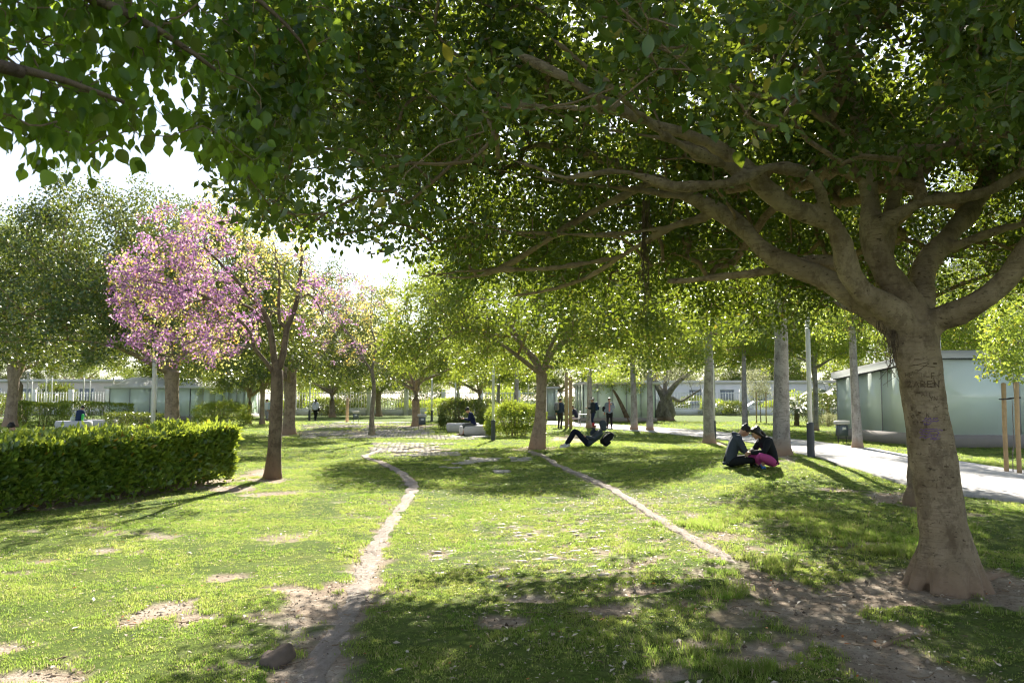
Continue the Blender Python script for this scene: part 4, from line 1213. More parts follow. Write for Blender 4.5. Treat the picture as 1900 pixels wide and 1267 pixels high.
# ---- Judas trees in bloom
def judas(label, loc, limbs, tr, T, seed, per_b, per_l, bark='dark_bark', dens=1.0):
    rng = np.random.default_rng(seed)
    root = thing('blossom_tree', label, 'tree', loc, 0, 'pink flowering trees')
    loc = np.asarray(loc, float)
    sk = Skel()
    first = None
    for P, r in limbs:
        P = smooth_path(np.asarray(P) - loc, .2)
        rr = np.linspace(r[0], r[1], len(P))
        if first is None:
            rr[:3] *= np.array([1.5, 1.25, 1.08])
            ids = sk.path(P, rr); first = len(ids)
        else:
            sk.path(P[1:], rr[1:], sk.nearest(P[0]))
    nfix = sk.n
    T = T - loc
    T = T[fbm(T[:, 0] * 1.5 + seed, T[:, 2] * 1.5 + T[:, 1], 3) > .37]
    sk.grow(T, sk.P[first - 1].copy(), .3, .12, -.03, max(0, first - 4), rng)
    sk.radii(.0045, 2.4)
    mb = MB(); s2 = Skel(); s2.P, s2.par, s2.mr, s2.tip, s2.n = sk.P, sk.par, sk.mr, sk.tip, nfix; s2.r = sk.r; s2.tubes(mb, 0); mb.build('trunk', M[bark], root)
    b = MB(); sk.tubes(b, nfix); tag(b.build('branches', M['grey_twig'], root), kind='stuff')
    clump = fbm(T[:, 0] * 1.1 + seed, T[:, 2] * 1.1 + T[:, 1] * .4, 3)
    wx = (T[:, 0] + 1.2) * .06
    pk = T[clump > .46 + wx]; yl = T[clump < .56]
    V, F, at_ = leaf_arrays(*crown_leaves(pk, per_b, .13, .062, .8, .2, .1, 1.0, rng), False)
    tag(obj('blossoms', mesh_np('blossoms', V, F, False, {'rnd': at_}), M['blossom'], root), kind='stuff')
    V, F, at_ = leaf_arrays(*crown_leaves(yl, per_l, .24, .062, .8, .2, .3, 1.0, rng), False)
    tag(obj('crown', mesh_np('crown', V, F, False, {'rnd': at_}), M['young_leaf'], root), kind='stuff')
    return root

def blob_targets(blobs, Y, dY, seed):
    rng = np.random.default_rng(seed); out = []
    for px, py, rx, ry, n in blobs:
        for _ in range(n):
            a = rng.random() * 6.283; q = math.sqrt(rng.random())
            out.append(at(px + math.cos(a) * q * rx, py + math.sin(a) * q * ry, Y + rng.normal(0, dY)))
    return np.array(out)

jb = tg(505, 887); JY = jb[1]
JT = blob_targets([(300, 500, 95, 70, 110), (260, 560, 62, 60, 70), (330, 600, 110, 75, 130), (400, 480, 110, 80, 110), (420, 570, 90, 90, 100), (330, 410, 75, 40, 36), (395, 390, 55, 38, 24), (230, 500, 40, 30, 14), (230, 630, 30, 25, 12), (520, 520, 75, 60, 60), (470, 430, 90, 50, 50), (555, 560, 40, 60, 24), (380, 650, 80, 30, 40), (540, 450, 40, 45, 24)], JY, 1.0, 3)
j = lambda L, dz=0: [at(x, y, JY + d) for x, y, d in L]
judas('slim dark trunked tree with pink blossom beside the clipped hedge', jb,
      [(j([(505, 892, 0), (508, 850, 0), (512, 780, 0), (514, 720, 0), (514, 690, 0)]), (.150, .125)),
       (j([(514, 695, 0), (508, 660, -.05), (502, 615, -.1), (490, 580, -.15), (462, 545, -.3), (420, 500, -.5), (380, 460, -.7)]), (.080, .02)),
       (j([(514, 695, 0), (526, 655, .05), (532, 610, .1), (548, 570, .15), (556, 520, .2), (560, 470, .2), (556, 430, .3)]), (.080, .02)),
       (j([(520, 610, 0), (517, 560, .3), (518, 510, .4), (508, 450, .5)]), (.045, .015)),
       (j([(512, 700, 0), (494, 672, -.1), (472, 645, -.2), (466, 620, -.25), (445, 595, -.3), (418, 572, -.4), (380, 550, -.5), (320, 530, -.5), (270, 520, -.5)]), (.048, .015)),
       (j([(495, 600, -.12), (470, 575, .2), (420, 555, .5), (350, 560, .8), (300, 580, .9)]), (.04, .014)),
       (j([(550, 560, .15), (572, 545, .1), (590, 565, 0), (600, 590, 0)]), (.03, .012))], .15, JT, 9, 30, 15)
kb = at(672, 800, 31.0) * [1, 1, 0]; KY = 31.0
KT = blob_targets([(640, 600, 70, 60, 110), (700, 590, 50, 50, 70), (600, 560, 55, 55, 60), (650, 540, 90, 35, 70), (710, 640, 45, 30, 40), (630, 655, 60, 25, 30)], KY, 1.4, 4)
q = lambda L: [at(x, y, KY + d) for x, y, d in L]
judas('small far tree with pale pink blossom between the ficus crowns', kb + [0, 0, gz(kb[0], kb[1])],
      [(q([(690, 806, 0), (690, 770, 0), (694, 720, 0), (690, 690, 0)]), (.10, .07)), (q([(690, 690, 0), (696, 640, 0), (688, 600, .2), (690, 540, .3)]), (.05, .015)),
       (q([(690, 690, 0), (665, 650, .1), (640, 610, .3), (600, 570, .5)]), (.045, .012)), (q([(692, 660, 0), (715, 630, -.3), (730, 590, -.5)]), (.03, .012))], .1, KT, 12, 20, 18, 'grey_twig')

# ---- overhanging branch with large pointed leaves, its trunk stands beside the photographer
def overhang():
    rng = np.random.default_rng(5)
    base = np.array([-4.6, 1.0, gz(-4.6, 1.0)])
    root = thing('overhanging_tree', 'overhanging boughs with large pointed heart shaped leaves against the white sky', 'tree', base)
    sk = Skel()
    tp = np.array([base + [0, 0, -.1], base + [.02, 0, .3], base + [.05, 0, 1.2], base + [.1, .05, 2.4], base + [.2, .1, 3.3]])
    ids = sk.path(tp, [.26, .21, .18, .165, .15])
    for L, r in (([(-200, -120, 2.6), (0, -80, 2.9), (180, 0, 3.2), (300, 60, 3.4), (400, 130, 3.6)], .05), ([(-150, 80, 2.4), (0, 120, 2.7), (120, 150, 3.0), (230, 190, 3.2)], .035), ([(100, -200, 3.2), (300, -100, 3.6), (480, 0, 3.9), (560, 80, 4.0)], .04)):
        P = smooth_path(np.vstack([tp[-1], [at(*c) for c in L]]), .2); sk.path(P[1:], np.linspace(r * 1.6, .008, len(P) - 1), ids[-1])
    nfix = sk.n
    T = []
    low = lambda px: np.interp(px, [-60, 0, 60, 150, 250, 285, 340, 430, 470, 540, 600, 640], [265, 262, 310, 300, 290, 250, 280, 320, 325, 260, 200, 110])
    while len(T) < 760:
        px, py = rng.uniform(-260, 640), rng.uniform(-260, 340)
        if py > low(px) - 18: continue
        if fbm(np.array(px / 70.), np.array(py / 60.), 2) < .40 and py > 60 and rng.random() < .7: continue
        d = 2.9 + 1.5 * np.clip((px + 100) / 700, 0, 1) + rng.uniform(-.35, .5)
        T.append(at(px, py, d))
    T = np.array(T)
    tips = sk.grow(T, tp[-1], .2, .10, .04, len(ids) - 1, rng)
    sk.radii(.0026, 2.4)
    sk.P[:sk.n] -= base
    mb = MB(); s2 = Skel(); s2.P, s2.par, s2.mr, s2.tip, s2.n = sk.P, sk.par, sk.mr, sk.tip, nfix; s2.r = sk.r; s2.tubes(mb, 0); mb.build('trunk', M['dark_bark'], root)
    b = MB(); sk.tubes(b, nfix); tag(b.build('branches', M['twig_bark'], root), kind='stuff')
    n = len(T) * 7
    P = np.repeat(T, 7, 0) + rng.normal(0, .06, (n, 3))
    D = rng.normal(0, .38, (n, 3)); D[:, 2] -= 1.0; D[:, 0] += .15
    Nn = rng.normal(0, .8, (n, 3)); Nn[:, 1] += .9; Nn[:, 2] += .5
    L = .080 * rng.uniform(.55, 1.2, n)
    A = [P, D, Nn, L, L * rng.uniform(.5, .78, n)]
    px, py, w = proj(P)
    sc = np.where(in_view(P, 0), L / w, 0)
    big, rest = split_leaves(A, sc, 300)
    lm = unit_leaf('pointed_leaf', M['near_leaf'], True)
    # the rest: same leaf shape, joined
    src = np.array([v.co[:] for v in lm.vertices]); fq = np.array([p.vertices[:] for p in lm.polygons])
    D_ = unit(rest[1]); S_ = unit(np.cross(rest[2], D_)); N_ = np.cross(D_, S_)
    Lr = rest[3][:, None, None]; Wr = rest[4][:, None, None]
    V = (rest[0] - base)[:, None] + src[None, :, :1] * Lr * D_[:, None] + src[None, :, 1:2] * Wr * S_[:, None] + src[None, :, 2:] * Lr * N_[:, None]
    F = (np.arange(len(rest[0]))[:, None, None] * len(src) + fq[None]).reshape(-1, 4)
    crown = obj('crown', mesh_np('crown', V.reshape(-1, 3), [F], True, {'rnd': np.repeat(rng.random(len(rest[0])), len(src))}), M['near_leaf'], root)
    crown['kind'] = 'stuff'
    leaf_objects(lm, *big, root, base)
overhang()
# ================================================================== HEDGES AND BUSHES
def hedge(name, label, cat, A, B, nrm, depth, h, n, leaf, seed, mat='hedge_leaf', low=0.1, parts=0, group=None, rag=0.05, stems=40):
    """clipped hedge: leaves thick on the faces, thinner inside, bare stems below"""
    rng = np.random.default_rng(seed)
    A = np.asarray(A, float)[:2]; B = np.asarray(B, float)[:2]
    base = np.array([*((A + B) / 2 + nrm * depth / 2), 0.0]); base[2] = gz(base[0], base[1])
    root = thing(name, label, cat, base, 0, group)
    u = rng.random(n); Ln = np.linalg.norm(B - A)
    face = rng.random(n)
    wt = np.array([Ln * h * 1.5, Ln * depth * 1.3, depth * h * 1.2, depth * h * 1.0, Ln * h * .7]); cw = np.cumsum(wt / wt.sum())
    k = np.searchsorted(cw, face)
    v = rng.random(n); z = rng.random(n) ** .8 * h
    inn = np.abs(rng.normal(0, .10, n))
    bul = (fbm(u * Ln * 1.3 + seed, z * 2, 3) - .5) * rag * 4
    z = np.where(k == 1, h - inn + rag * 1.5 * (fbm(u * Ln * 1.7 + seed, v * depth * 1.7, 3) - .5) * 2 + rng.normal(0, .02, n), z)
    vv = np.where(k == 0, inn / depth + bul / depth, np.where(k == 4, 1 - inn / depth - bul / depth, v))
    uu = np.where(k == 2, inn / Ln, np.where(k == 3, 1 - inn / Ln, u))
    # rounded corners
    vv = np.clip(vv, -.2, 1.2)
    P2 = A + (B - A) * uu[:, None] + nrm * (vv * depth)[:, None]
    z = z * (1.10 - 0.16 * uu)
    z = z + np.where((k == 1) & (rng.random(n) < .06), rng.exponential(.035, n), 0)
    thin = (z < low * 2.2) & (rng.random(n) < .85 * (1 - z / (low * 2.2)))
    P = np.stack([P2[:, 0], P2[:, 1], gh(P2[:, 0], P2[:, 1]) + z], 1)[~thin]; k = k[~thin]; n = len(P)
    out = np.zeros((n, 3)); out[k == 0] = [-nrm[0], -nrm[1], .25]; out[k == 1] = [0, 0, 1]; e = unit((A - B)[None])[0]; out[k == 2] = [e[0], e[1], .3]; out[k == 3] = [-e[0], -e[1], .3]; out[k == 4] = [nrm[0], nrm[1], .3]
    D = out * .7 + rng.normal(0, .6, (n, 3)); D[:, 2] += .35
    Nn = rng.normal(0, .7, (n, 3)); Nn[:, 2] += .6; Nn += out * 1.0
    L = leaf * rng.uniform(.6, 1.25, n)
    arr = [P, D, Nn, L, L * .46]
    if parts:
        px, py, w = proj(P)
        sc_ = np.where(in_view(P, -6) & (np.isin(k, (0, 1))), L / w, 0)
        # the leaves in the outermost layer, spread along the hedge
        sc_ *= rng.uniform(.55, 1.0, n)
        big, arr = split_leaves(arr, sc_, parts)
    V, F, a = leaf_arrays(*arr, False)
    f = obj('foliage', mesh_np('foliage', V - base, F, False, {'rnd': a}), M[mat], root); f['kind'] = 'stuff'
    if parts:
        leaf_objects(unit_leaf('hedge_leaf', M[mat]), *big, root, base)
    mb = MB()
    for _ in range(stems):
        q = rng.random(); d = rng.uniform(.15, .85) * depth
        p = A + (B - A) * q + nrm * d; z0 = gz(*p)
        for s in range(3):
            a_ = rng.random() * 6.283; r_ = rng.uniform(.1, .35)
            S = smooth_path([(p[0], p[1], z0 - .05), (p[0] + .3 * r_ * math.cos(a_), p[1] + .3 * r_ * math.sin(a_), z0 + h * .35), (p[0] + r_ * math.cos(a_), p[1] + r_ * math.sin(a_), z0 + h * .85)], .15)
            mb.tube(S - base, np.linspace(.017, .006, len(S)), 5, False)
    tag(mb.build('stems', M['twig_bark'], root), kind='stuff')
    return root

hedge('hedge', 'big clipped hedge of glossy leaves in front of the white stone benches', 'hedge', HEDGE_A, HEDGE_B, _hn, 2.0, .99, 44000, .135, 3, 'hedge_leaf', .15, 300, None, .085, 100)
X2 = np.array([0.0, 1.0])
def H2(label, p0, p1, depth, h, n, leaf, seed, mat='hedge_leaf', name='hedge', rag=.05, low=.06, group='far clipped hedges'):
    A, B = gnd(*p0)[:2], gnd(*p1)[:2]
    d = (B - A) / np.linalg.norm(B - A); nn = np.array([-d[1], d[0]]); nn = nn if nn[1] > 0 else -nn
    return hedge(name, label, 'hedge', A, B, nn, depth, h, n, leaf, seed, mat, low, 0, group, rag, 12)
H2('square clipped hedge with bright end near the pale pole', (22, 791), (105, 791), 1.6, 1.4, 9000, .10, 5)
H2('long clipped hedge behind the person on the white bench', (108, 786), (241, 785), 1.4, 1.4, 9000, .10, 6)
H2('low dark ground cover hedge behind the big clipped hedge', (205, 800), (335, 797), 2.0, .85, 7000, .09, 7, 'far_leaf')
H2('long dark hedge before the far white fence', (640, 769), (735, 770), 2.0, 1.75, 5000, .14, 8, 'far_leaf', rag=.15)
H2('dark clipped hedge with bright top beside the fan palm', (1512, 787), (1556, 787), 1.6, 1.9, 4500, .11, 9, 'far_leaf', rag=.12)
H2('very far dark hedge beneath the street fence', (35, 766), (120, 766), 2.2, 1.75, 3500, .16, 10, 'far_leaf')
H2('small low hedge at the end of the fence', (-30, 775), (8, 775), 2.2, 2.0, 2500, .14, 16, 'far_leaf')

def bush(label, px, py, rx, ry, h, n, leaf, mat, seed, cat='bush', name='bush', group='bushes', rag=.25, flat=.62):
    rng = np.random.default_rng(seed)
    base = gnd(px, py); base[1] += ry; base[2] = gz(base[0], base[1])
    root = thing(name, label, cat, base, 0, group)
    d = unit(rng.normal(0, 1, (n, 3))); d[:, 2] = np.abs(d[:, 2])
    az = np.arctan2(d[:, 1], d[:, 0])
    r = (1 - np.abs(rng.normal(0, .14, n))) * (1 + rag * (fbm(az * 2.5 + seed, d[:, 2] * 4, 3) - .5) * 2)
    s = d / np.maximum(np.abs(d).max(1, keepdims=True), 1e-6)
    shape = d * (1 - flat) + s * flat * .85
    P = shape * r[:, None] * [rx, ry, h]
    P[:, 2] = np.maximum(P[:, 2], rng.random(n) * h * .3)
    D = d * .8 + rng.normal(0, .6, (n, 3)); D[:, 2] += .3
    Nn = rng.normal(0, .7, (n, 3)) + d * .4; Nn[:, 2] += .7
    L = leaf * rng.uniform(.6, 1.2, n)
    V, F, a = leaf_arrays(P, D, Nn, L, L * .5, False)
    f = obj('foliage', mesh_np('foliage', V, F, False, {'rnd': a}), M[mat], root); f['kind'] = 'stuff'
    mb = MB()
    for _ in range(24):
        a_ = rng.random() * 6.283; q = rng.random() ** .5 * .55
        S = smooth_path([(q * .6 * rx * math.cos(a_), q * .6 * ry * math.sin(a_), -.05), (q * rx * math.cos(a_), q * ry * math.sin(a_), h * .45), (1.5 * q * rx * math.cos(a_), 1.5 * q * ry * math.sin(a_), h * .85)], .2)
        mb.tube(S, np.linspace(.016, .006, len(S)), 4, False)
    tag(mb.build('stems', M['twig_bark'], root), kind='stuff')
    return root
bush('bright leafy oval bush beside the lamp post at the bench', 958, 812, 1.45, 1.1, 1.62, 20000, .085, 'hedge_leaf', 3)
bush('dark green rounded bush behind the man on the bench', 858, 797, 1.5, 1.2, 1.85, 16000, .085, 'far_leaf', 4)
bush('pale leafy bush beyond the big hedge near the slim tree', 400, 789, 2.0, 1.2, 1.65, 14000, .085, 'lime_leaf', 6, rag=.35)
bush('round dark bush before the far white fence', 553, 766, 1.6, 1.5, 1.7, 3500, .15, 'far_leaf', 7)
bush('yellow green bush far behind the dark round bush', 830, 776, 2.2, 1.5, 1.9, 4000, .15, 'lime_leaf', 8)
bush('small bush at the foot of the leaning trunk', 1172, 780, 1.0, 1.0, 1.9, 3000, .14, 'lime_leaf', 9)
bush('dense green shrub between the old olive and the pale trunks', 1187, 781, 1.1, 1.0, 2.6, 4000, .16, 'far_leaf', 10)
bush('low grey green shrub before the dark clipped hedge', 1545, 792, .8, .7, .8, 1800, .09, 'grey_leaf', 11)

bp = bush('far green bush before the fence near the white fence panels', 470, 770, 1.8, 1.3, 1.7, 3200, .16, 'far_leaf', 21)
lp = bush('far lime bush before the fence near the dark long hedge', 760, 770, 1.8, 1.3, 1.6, 3000, .16, 'lime_leaf', 22)
for i, (px, lab) in enumerate([(165, 'far bush beside the white pavilion post'), (520, 'far bush beyond the slim dark trunk'), (610, 'far bush beyond the walking woman'), (800, 'far bush beyond the forked ficus'), (900, 'far bush beyond the bright oval bush'), (945, 'far bush beyond the lamp post at the bench'), (1260, 'far bush beside the old olive'), (1330, 'far bush in front of the white parked car'), (1365, 'far bush between the white parked cars'), (1440, 'far bush beyond the grey trunk at the couple'), (250, 'far bush before the white pavilion'), (20, 'far bush at the foot of the tall dark ficus')]):
    copy_tree([bp, lp][i % 2], lab, gnd(px, 769 + (i % 3)), i * 1.3, .85 + .3 * ((i * 7) % 5) / 5)

ORD = 'first second third fourth fifth sixth seventh eighth ninth tenth eleventh twelfth thirteenth fourteenth fifteenth sixteenth seventeenth eighteenth nineteenth twentieth'.split() + ['twenty-' + k for k in 'first second third fourth fifth sixth seventh eighth ninth'.split()] + ['thirtieth', 'thirty-first', 'thirty-second']
nsh = -1
for i in range(32):
    X = -92 + i * 4.7 + 1.5 * math.sin(i * 2.7); Yb = 92 + 5 * math.sin(i * 1.9)
    if 8 < X * .87 < 26 and i % 2: continue
    nsh += 1
    o = copy_tree([bp, lp][(i // 2) % 2], ORD[nsh] + ' tall shrub behind the street fence, counted from the end by the square hedge', (X, Yb, 0), i * 1.1, (1.7, 1.5, 1.7 + .5 * math.sin(i * 4.1)))
    o['group'] = 'shrubs behind the street fence'

# ---- palms
def palm(label, loc, h, nf, fl, seed, mat='far_leaf', trunk_r=.16):
    rng = np.random.default_rng(seed)
    root = thing('fan_palm', label, 'palm', loc, 0, 'palms')
    tb = MB(); zz = np.linspace(-.1, h, 10); tb.tube(np.stack([.04 * np.sin(zz * 2), 0 * zz, zz], 1), trunk_r * (1 + .12 * np.sin(zz * 14)), 10); tb.build('trunk', M['dark_bark'], root)
    for k in range(nf):
        mb = MB()
        a = rng.random() * 6.283; el = rng.uniform(-.5, 1.2); L = fl * rng.uniform(.75, 1.1)
        q = np.linspace(0, 1, 9)
        hor = np.cos(el) * q * L; ver = np.sin(el) * q * L - .55 * L * q ** 2.2
        C = np.stack([np.cos(a) * hor, np.sin(a) * hor, h + ver], 1)
        mb.tube(C, np.linspace(.018, .005, 9), 4, False)
        side = np.array([-math.sin(a), math.cos(a), 0])
        tq = np.linspace(.25, 1, 22)
        Pm = np.stack([np.interp(tq, q, C[:, i]) for i in range(3)], 1); fw = unit(np.stack([np.interp(tq, q, np.gradient(C[:, i])) for i in range(3)], 1))
        for s in (-1, 1):
            D = fw * .55 + side * s + np.array([0, 0, -.35]) + rng.normal(0, .12, (22, 3))
            V, F, _ = leaf_arrays(Pm, D, np.tile([0, 0, 1.0], (22, 1)) + rng.normal(0, .2, (22, 3)), L * .34 * np.sin(np.pi * (tq * .8 + .12)), np.full(22, .05), False)
            mb.add(V, F)
        o = mb.build('frond', M[mat], root, False)
    return root
palm('clump palm with arching fronds beside the dark clipped hedge', tg(1478, 790), 1.1, 30, 2.1, 3)
palm('palm with long fronds against the corner of the teal glass building', tg(1536, 783), 2.2, 24, 2.2, 4)
palm('small far palm beside the walking woman', tg(597, 769), 1.0, 22, 2.2, 5)

# ---- leaning trunk with tufted crown, and the old olive
def free_tree(name, label, loc, limbs, T, seed, bark, mat, per, leaf, rad, rtip=.006, asp=.5, group=None):
    rng = np.random.default_rng(seed)
    root = thing(name, label, 'tree', loc, 0, group); loc = np.asarray(loc, float)
    sk = Skel(); first = None
    for P, r in limbs:
        P = smooth_path(np.asarray(P) - loc, .25); rr = np.linspace(r[0], r[1], len(P))
        if first is None: first = len(sk.path(P, rr))
        else: sk.path(P[1:], rr[1:], sk.nearest(P[0]))
    nfix = sk.n; T = T - loc
    sk.grow(T, sk.P[first - 1].copy(), .4, .1, .03, max(0, first - 3), rng); sk.radii(rtip, 2.4)
    mb = MB(); s2 = Skel(); s2.P, s2.par, s2.mr, s2.tip, s2.n = sk.P, sk.par, sk.mr, sk.tip, nfix; s2.r = sk.r; s2.tubes(mb, 0); obj('trunk', remesh(mb, .05, 4), M[bark], root)
    b = MB(); sk.tubes(b, nfix); tag(b.build('branches', M['grey_twig'], root), kind='stuff')
    V, F, a = leaf_arrays(*crown_leaves(T, per, rad, leaf, asp, .4, .2, .9, rng), False)
    obj('crown', mesh_np('crown', V, F, False, {'rnd': a}), M[mat], root)
    return root
o_l = tg(1238, 780); OY = o_l[1]
o_ = lambda L: [at(x, y, OY + d) for x, y, d in L]
free_tree('olive_tree', 'gnarled old olive with hollow flared trunk before the pale boundary wall', o_l,
          [(o_([(1238, 784, 0), (1236, 772, 0), (1232, 755, 0), (1234, 738, 0)]), (.46, .30)), (o_([(1252, 784, .2), (1248, 770, .1), (1244, 750, 0), (1240, 738, 0)]), (.34, .2)), (o_([(1214, 784, 0), (1222, 770, 0), (1228, 745, 0)]), (.40, .24)),
           (o_([(1234, 742, 0), (1222, 720, .2), (1208, 700, .4), (1195, 680, .5)]), (.33, .09)), (o_([(1236, 742, 0), (1244, 725, -.3), (1262, 705, -.5), (1290, 685, -.8), (1310, 665, -1)]), (.28, .08)),
           (o_([(1244, 735, 0), (1262, 745, .3), (1280, 735, .5), (1300, 722, .6)]), (.16, .06)), (o_([(1236, 738, 0), (1234, 710, .4), (1240, 680, .8)]), (.22, .07))],
          blob_targets([(1205, 680, 40, 28, 60), (1250, 670, 60, 30, 90), (1300, 680, 40, 30, 60), (1235, 700, 50, 18, 30)], OY, 2.0, 8), 11, 'olive_bark', 'grey_leaf', 40, .11, .6, .008, .35)
l_l = tg(1166, 783); LY = l_l[1]
l_ = lambda L: [at(x, y, LY + d) for x, y, d in L]
free_tree('leaning_tree', 'small tree with leaning dark trunk beside the walking man', l_l, [(l_([(1168, 786, 0), (1162, 772, 0), (1153, 752, 0), (1144, 734, 0), (1136, 722, 0)]), (.24, .15)), (l_([(1138, 726, 0), (1122, 712, .2), (1108, 704, .3)]), (.08, .03)), (l_([(1140, 730, 0), (1150, 705, .2), (1160, 690, .3)]), (.08, .03))],
          blob_targets([(1120, 708, 28, 16, 50), (1150, 695, 30, 18, 50), (1172, 712, 20, 14, 26)], LY, 1.0, 9), 13, 'dark_bark', 'lime_leaf', 46, .16, .5, .006, .35)
y_l = tg(1412, 784); YY = y_l[1]
free_tree('olive_tree', 'young grey green olive tied to thin stakes beyond the walkway', y_l, [([at(1412, 786, YY), at(1411, 760, YY), at(1410, 740, YY), at(1408, 715, YY)], (.06, .035))], blob_targets([(1405, 705, 26, 34, 90), (1412, 725, 18, 14, 30)], YY, .8, 10), 14, 'grey_twig', 'grey_leaf', 40, .11, .45, .005, .35)
s_l = tg(1862, 868); SY = s_l[1]

# ---- young staked tree by the walkway
def staked(label, px, py, seed, pxs, h, fol):
    base = gnd(px, py); Y = base[1]
    tr = free_tree('young_tree', label, base, [([at(px, py + 3, Y), at(px, py - 60, Y), at(px - 1, py - 110, Y), at(px, py - 175, Y), at(px - 3, py - 230, Y)], (.035, .02))], blob_targets(fol, Y, .55, seed), seed, 'grey_twig', 'lime_leaf', 26, .085, .26, .004, .62)
    for i, q in enumerate(pxs):
        b = gnd(q, py + (4 if i else 0))
        mb = MB(); mb.tube([(b[0], b[1], b[2] - .1), (b[0], b[1], b[2] + h * .5), (b[0] + .02, b[1], b[2] + h)], .05, 12)
        o = mb.build('timber_stake', M['timber']); tag(o, ['round timber stake on the walkway side of the young tree', 'round timber stake on the frame side of the young tree'][i], 'stake', 'stakes of the young tree')
    a, b = gnd(pxs[0], py), gnd(pxs[1], py + 4); z = h * .82
    P = np.array([a + [-.06, -.06, z], (a + b) / 2 + [0, -.05, z + .02], b + [.06, -.06, z + .03], b + [.06, .06, z + .03], (a + b) / 2 + [0, .06, z], a + [-.06, .06, z], a + [-.06, -.06, z]])
    mb = MB(); mb.tube(P, .016, 6); o = mb.build('tie_strap', M['rubber']); tag(o, 'black rubber strap tying the young tree to its stakes', 'strap')
staked('young staked tree with lime green leaves beside the walkway', 1880, 877, 15, (1868, 1892), 2.05, [(1862, 625, 34, 55, 70), (1885, 590, 40, 40, 50), (1850, 675, 26, 25, 30), (1890, 670, 20, 40, 30)])
for lab, px in (('thin stake beside the young olive', 1404), ('thin stake behind the young olive', 1422)):
    b = gnd(px, 785); mb = MB(); mb.tube([b - [0, 0, .1], b + [0, 0, 1.1], b + [.02, 0, 2.2]], .045, 8); tag(mb.build('timber_stake', M['timber']), lab, 'stake', 'stakes of the young olive')
for lab, px, py, hh in (('short brown timber post beside the litter bin on the lawn', 644, 784, 1.75), ('timber post near the person with the grey backpack', 1051, 795, 3.2), ('second timber post near the person with the grey backpack', 1059, 795, 3.0)):
    b = gnd(px, py); mb = MB(); mb.tube([b - [0, 0, .1], b + [0, 0, hh * .5], b + [.01, 0, hh]], .10 if px > 900 else .11, 12); tag(mb.build('timber_post', M['timber']), lab, 'post', 'timber posts')

# ================================================================== STREET FURNITURE
def lamp(label, px, py, top=3.5, Y=None, r=.055):
    b = gnd(px, py) if Y is None else np.array([at(px, 800, Y)[0], Y, 0.0]); b[2] = gz(b[0], b[1])
    root = thing('lamp_post', label, 'lamp post', b, 0, 'slim lamp posts')
    s = MB(); zz = [-.1, .0, .02, .80, .82, .83]; s.tube([(0, 0, z) for z in zz], [r * 1.7, r * 1.7, r * 1.62, r * 1.55, r * 1.5, r * 1.1], 20); s.build('sleeve', M['sleeve'], root)
    s = MB(); s.tube([(0, 0, .8), (0, 0, 1.8), (0, 0, top - .18)], r, 20); s.build('pole', M['metal_pole'], root)
    s = MB(); s.tube([(0, 0, top - .18), (0, 0, top - .14)], r * 1.12, 20); s.build('collar', M['sleeve'], root)
    s = MB(); s.tube([(0, 0, top - .14), (0, 0, top - .03), (0, 0, top)], [r * .98, r * .98, r * .7], 20); s.build('lamp_head', M['white_paint'], root)
    return root
for lab, px, py, top, Y in [('lamp post with dark sleeve at the edge of the walkway beside the couple', 1505, 848, 3.5, None), ('lamp post with dark sleeve in front of the bright oval bush', 915, 817, 3.5, None),
        ('thick pale lamp post before the forked orange trunk', 283, 0, 3.95, 20.8), ('lamp post with short sleeve beside the walking woman', 574, 780, 3.4, None), ('pale lamp post behind the white bench', 48, 788, 3.5, None),
        ('lamp post touching the brown grey trunk near the couple', 1325, 818, 3.3, None), ('thin lamp post before the glass pavilion with white roof', 208, 776, 3.6, None), ('thin lamp post close behind the thick pale one', 289, 780, 3.6, None),
        ('pale lamp post in front of the corner of the teal building', 1750, 833, 3.9, None), ('lamp post beyond the litter bin at the forked ficus', 801, 782, 3.5, None), ('lamp post behind the dark rounded bush', 845, 783, 3.4, None),
        ('lamp post rising behind the dark bush beside another', 851, 777, 3.4, None), ('lamp post just behind the slender pale trunk', 1013, 786, 3.5, None), ('far lamp post on the open lawn', 980, 776, 3.5, None),
        ('white lamp post by the far hedge', 83, 773, 3.9, None), ('second white lamp post by the far hedge', 94, 772, 4.0, None), ('white lamp post near the pavilion', 153, 774, 3.9, None), ('slim white post of the pavilion side', 165, 772, 3.7, None), ('very thin far lamp post over the square hedge', 57, 772, 3.6, None)]:
    lamp(lab, px, py, top, Y)

def bench(label, c, rz, L=1.9, W=.72, Hh=.47, group='cast stone benches'):
    """pebble-shaped cast stone bench: flat top, bulging sides, tapered underside"""
    nu, prof = 40, [(.0, .62), (.03, .74), (.10, .90), (.22, .985), (.32, 1.0), (.40, .975), (.45, .92), (.47, .84), (.472, .4)]
    V = []; m = len(prof)
    for z, k in prof:
        for i in range(nu):
            a = 2 * math.pi * i / nu; ca, sa = math.cos(a), math.sin(a); e = 2 / 3.2
            V.append((math.copysign(abs(ca) ** e, ca) * (L / 2 - (1 - k) * W * .5), math.copysign(abs(sa) ** e, sa) * W / 2 * k, z * Hh / .47))
    V += [(0, 0, 0), (0, 0, Hh * 1.004)]
    F = [(r * nu + i, r * nu + (i + 1) % nu, (r + 1) * nu + (i + 1) % nu, (r + 1) * nu + i) for r in range(m - 1) for i in range(nu)]
    F3 = [((i + 1) % nu, i, m * nu) for i in range(nu)] + [((m - 1) * nu + i, (m - 1) * nu + (i + 1) % nu, m * nu + 1) for i in range(nu)]
    o = obj('stone_bench', mesh_np('stone_bench', np.array(V), [np.array(F), np.array(F3)], True), M['bench'], None, c); o.rotation_euler = (0, 0, rz)
    return tag(o, label, 'bench', group)
BM = gnd(881, 809); BM[1] += .35; BM[2] = gz(BM[0], BM[1])
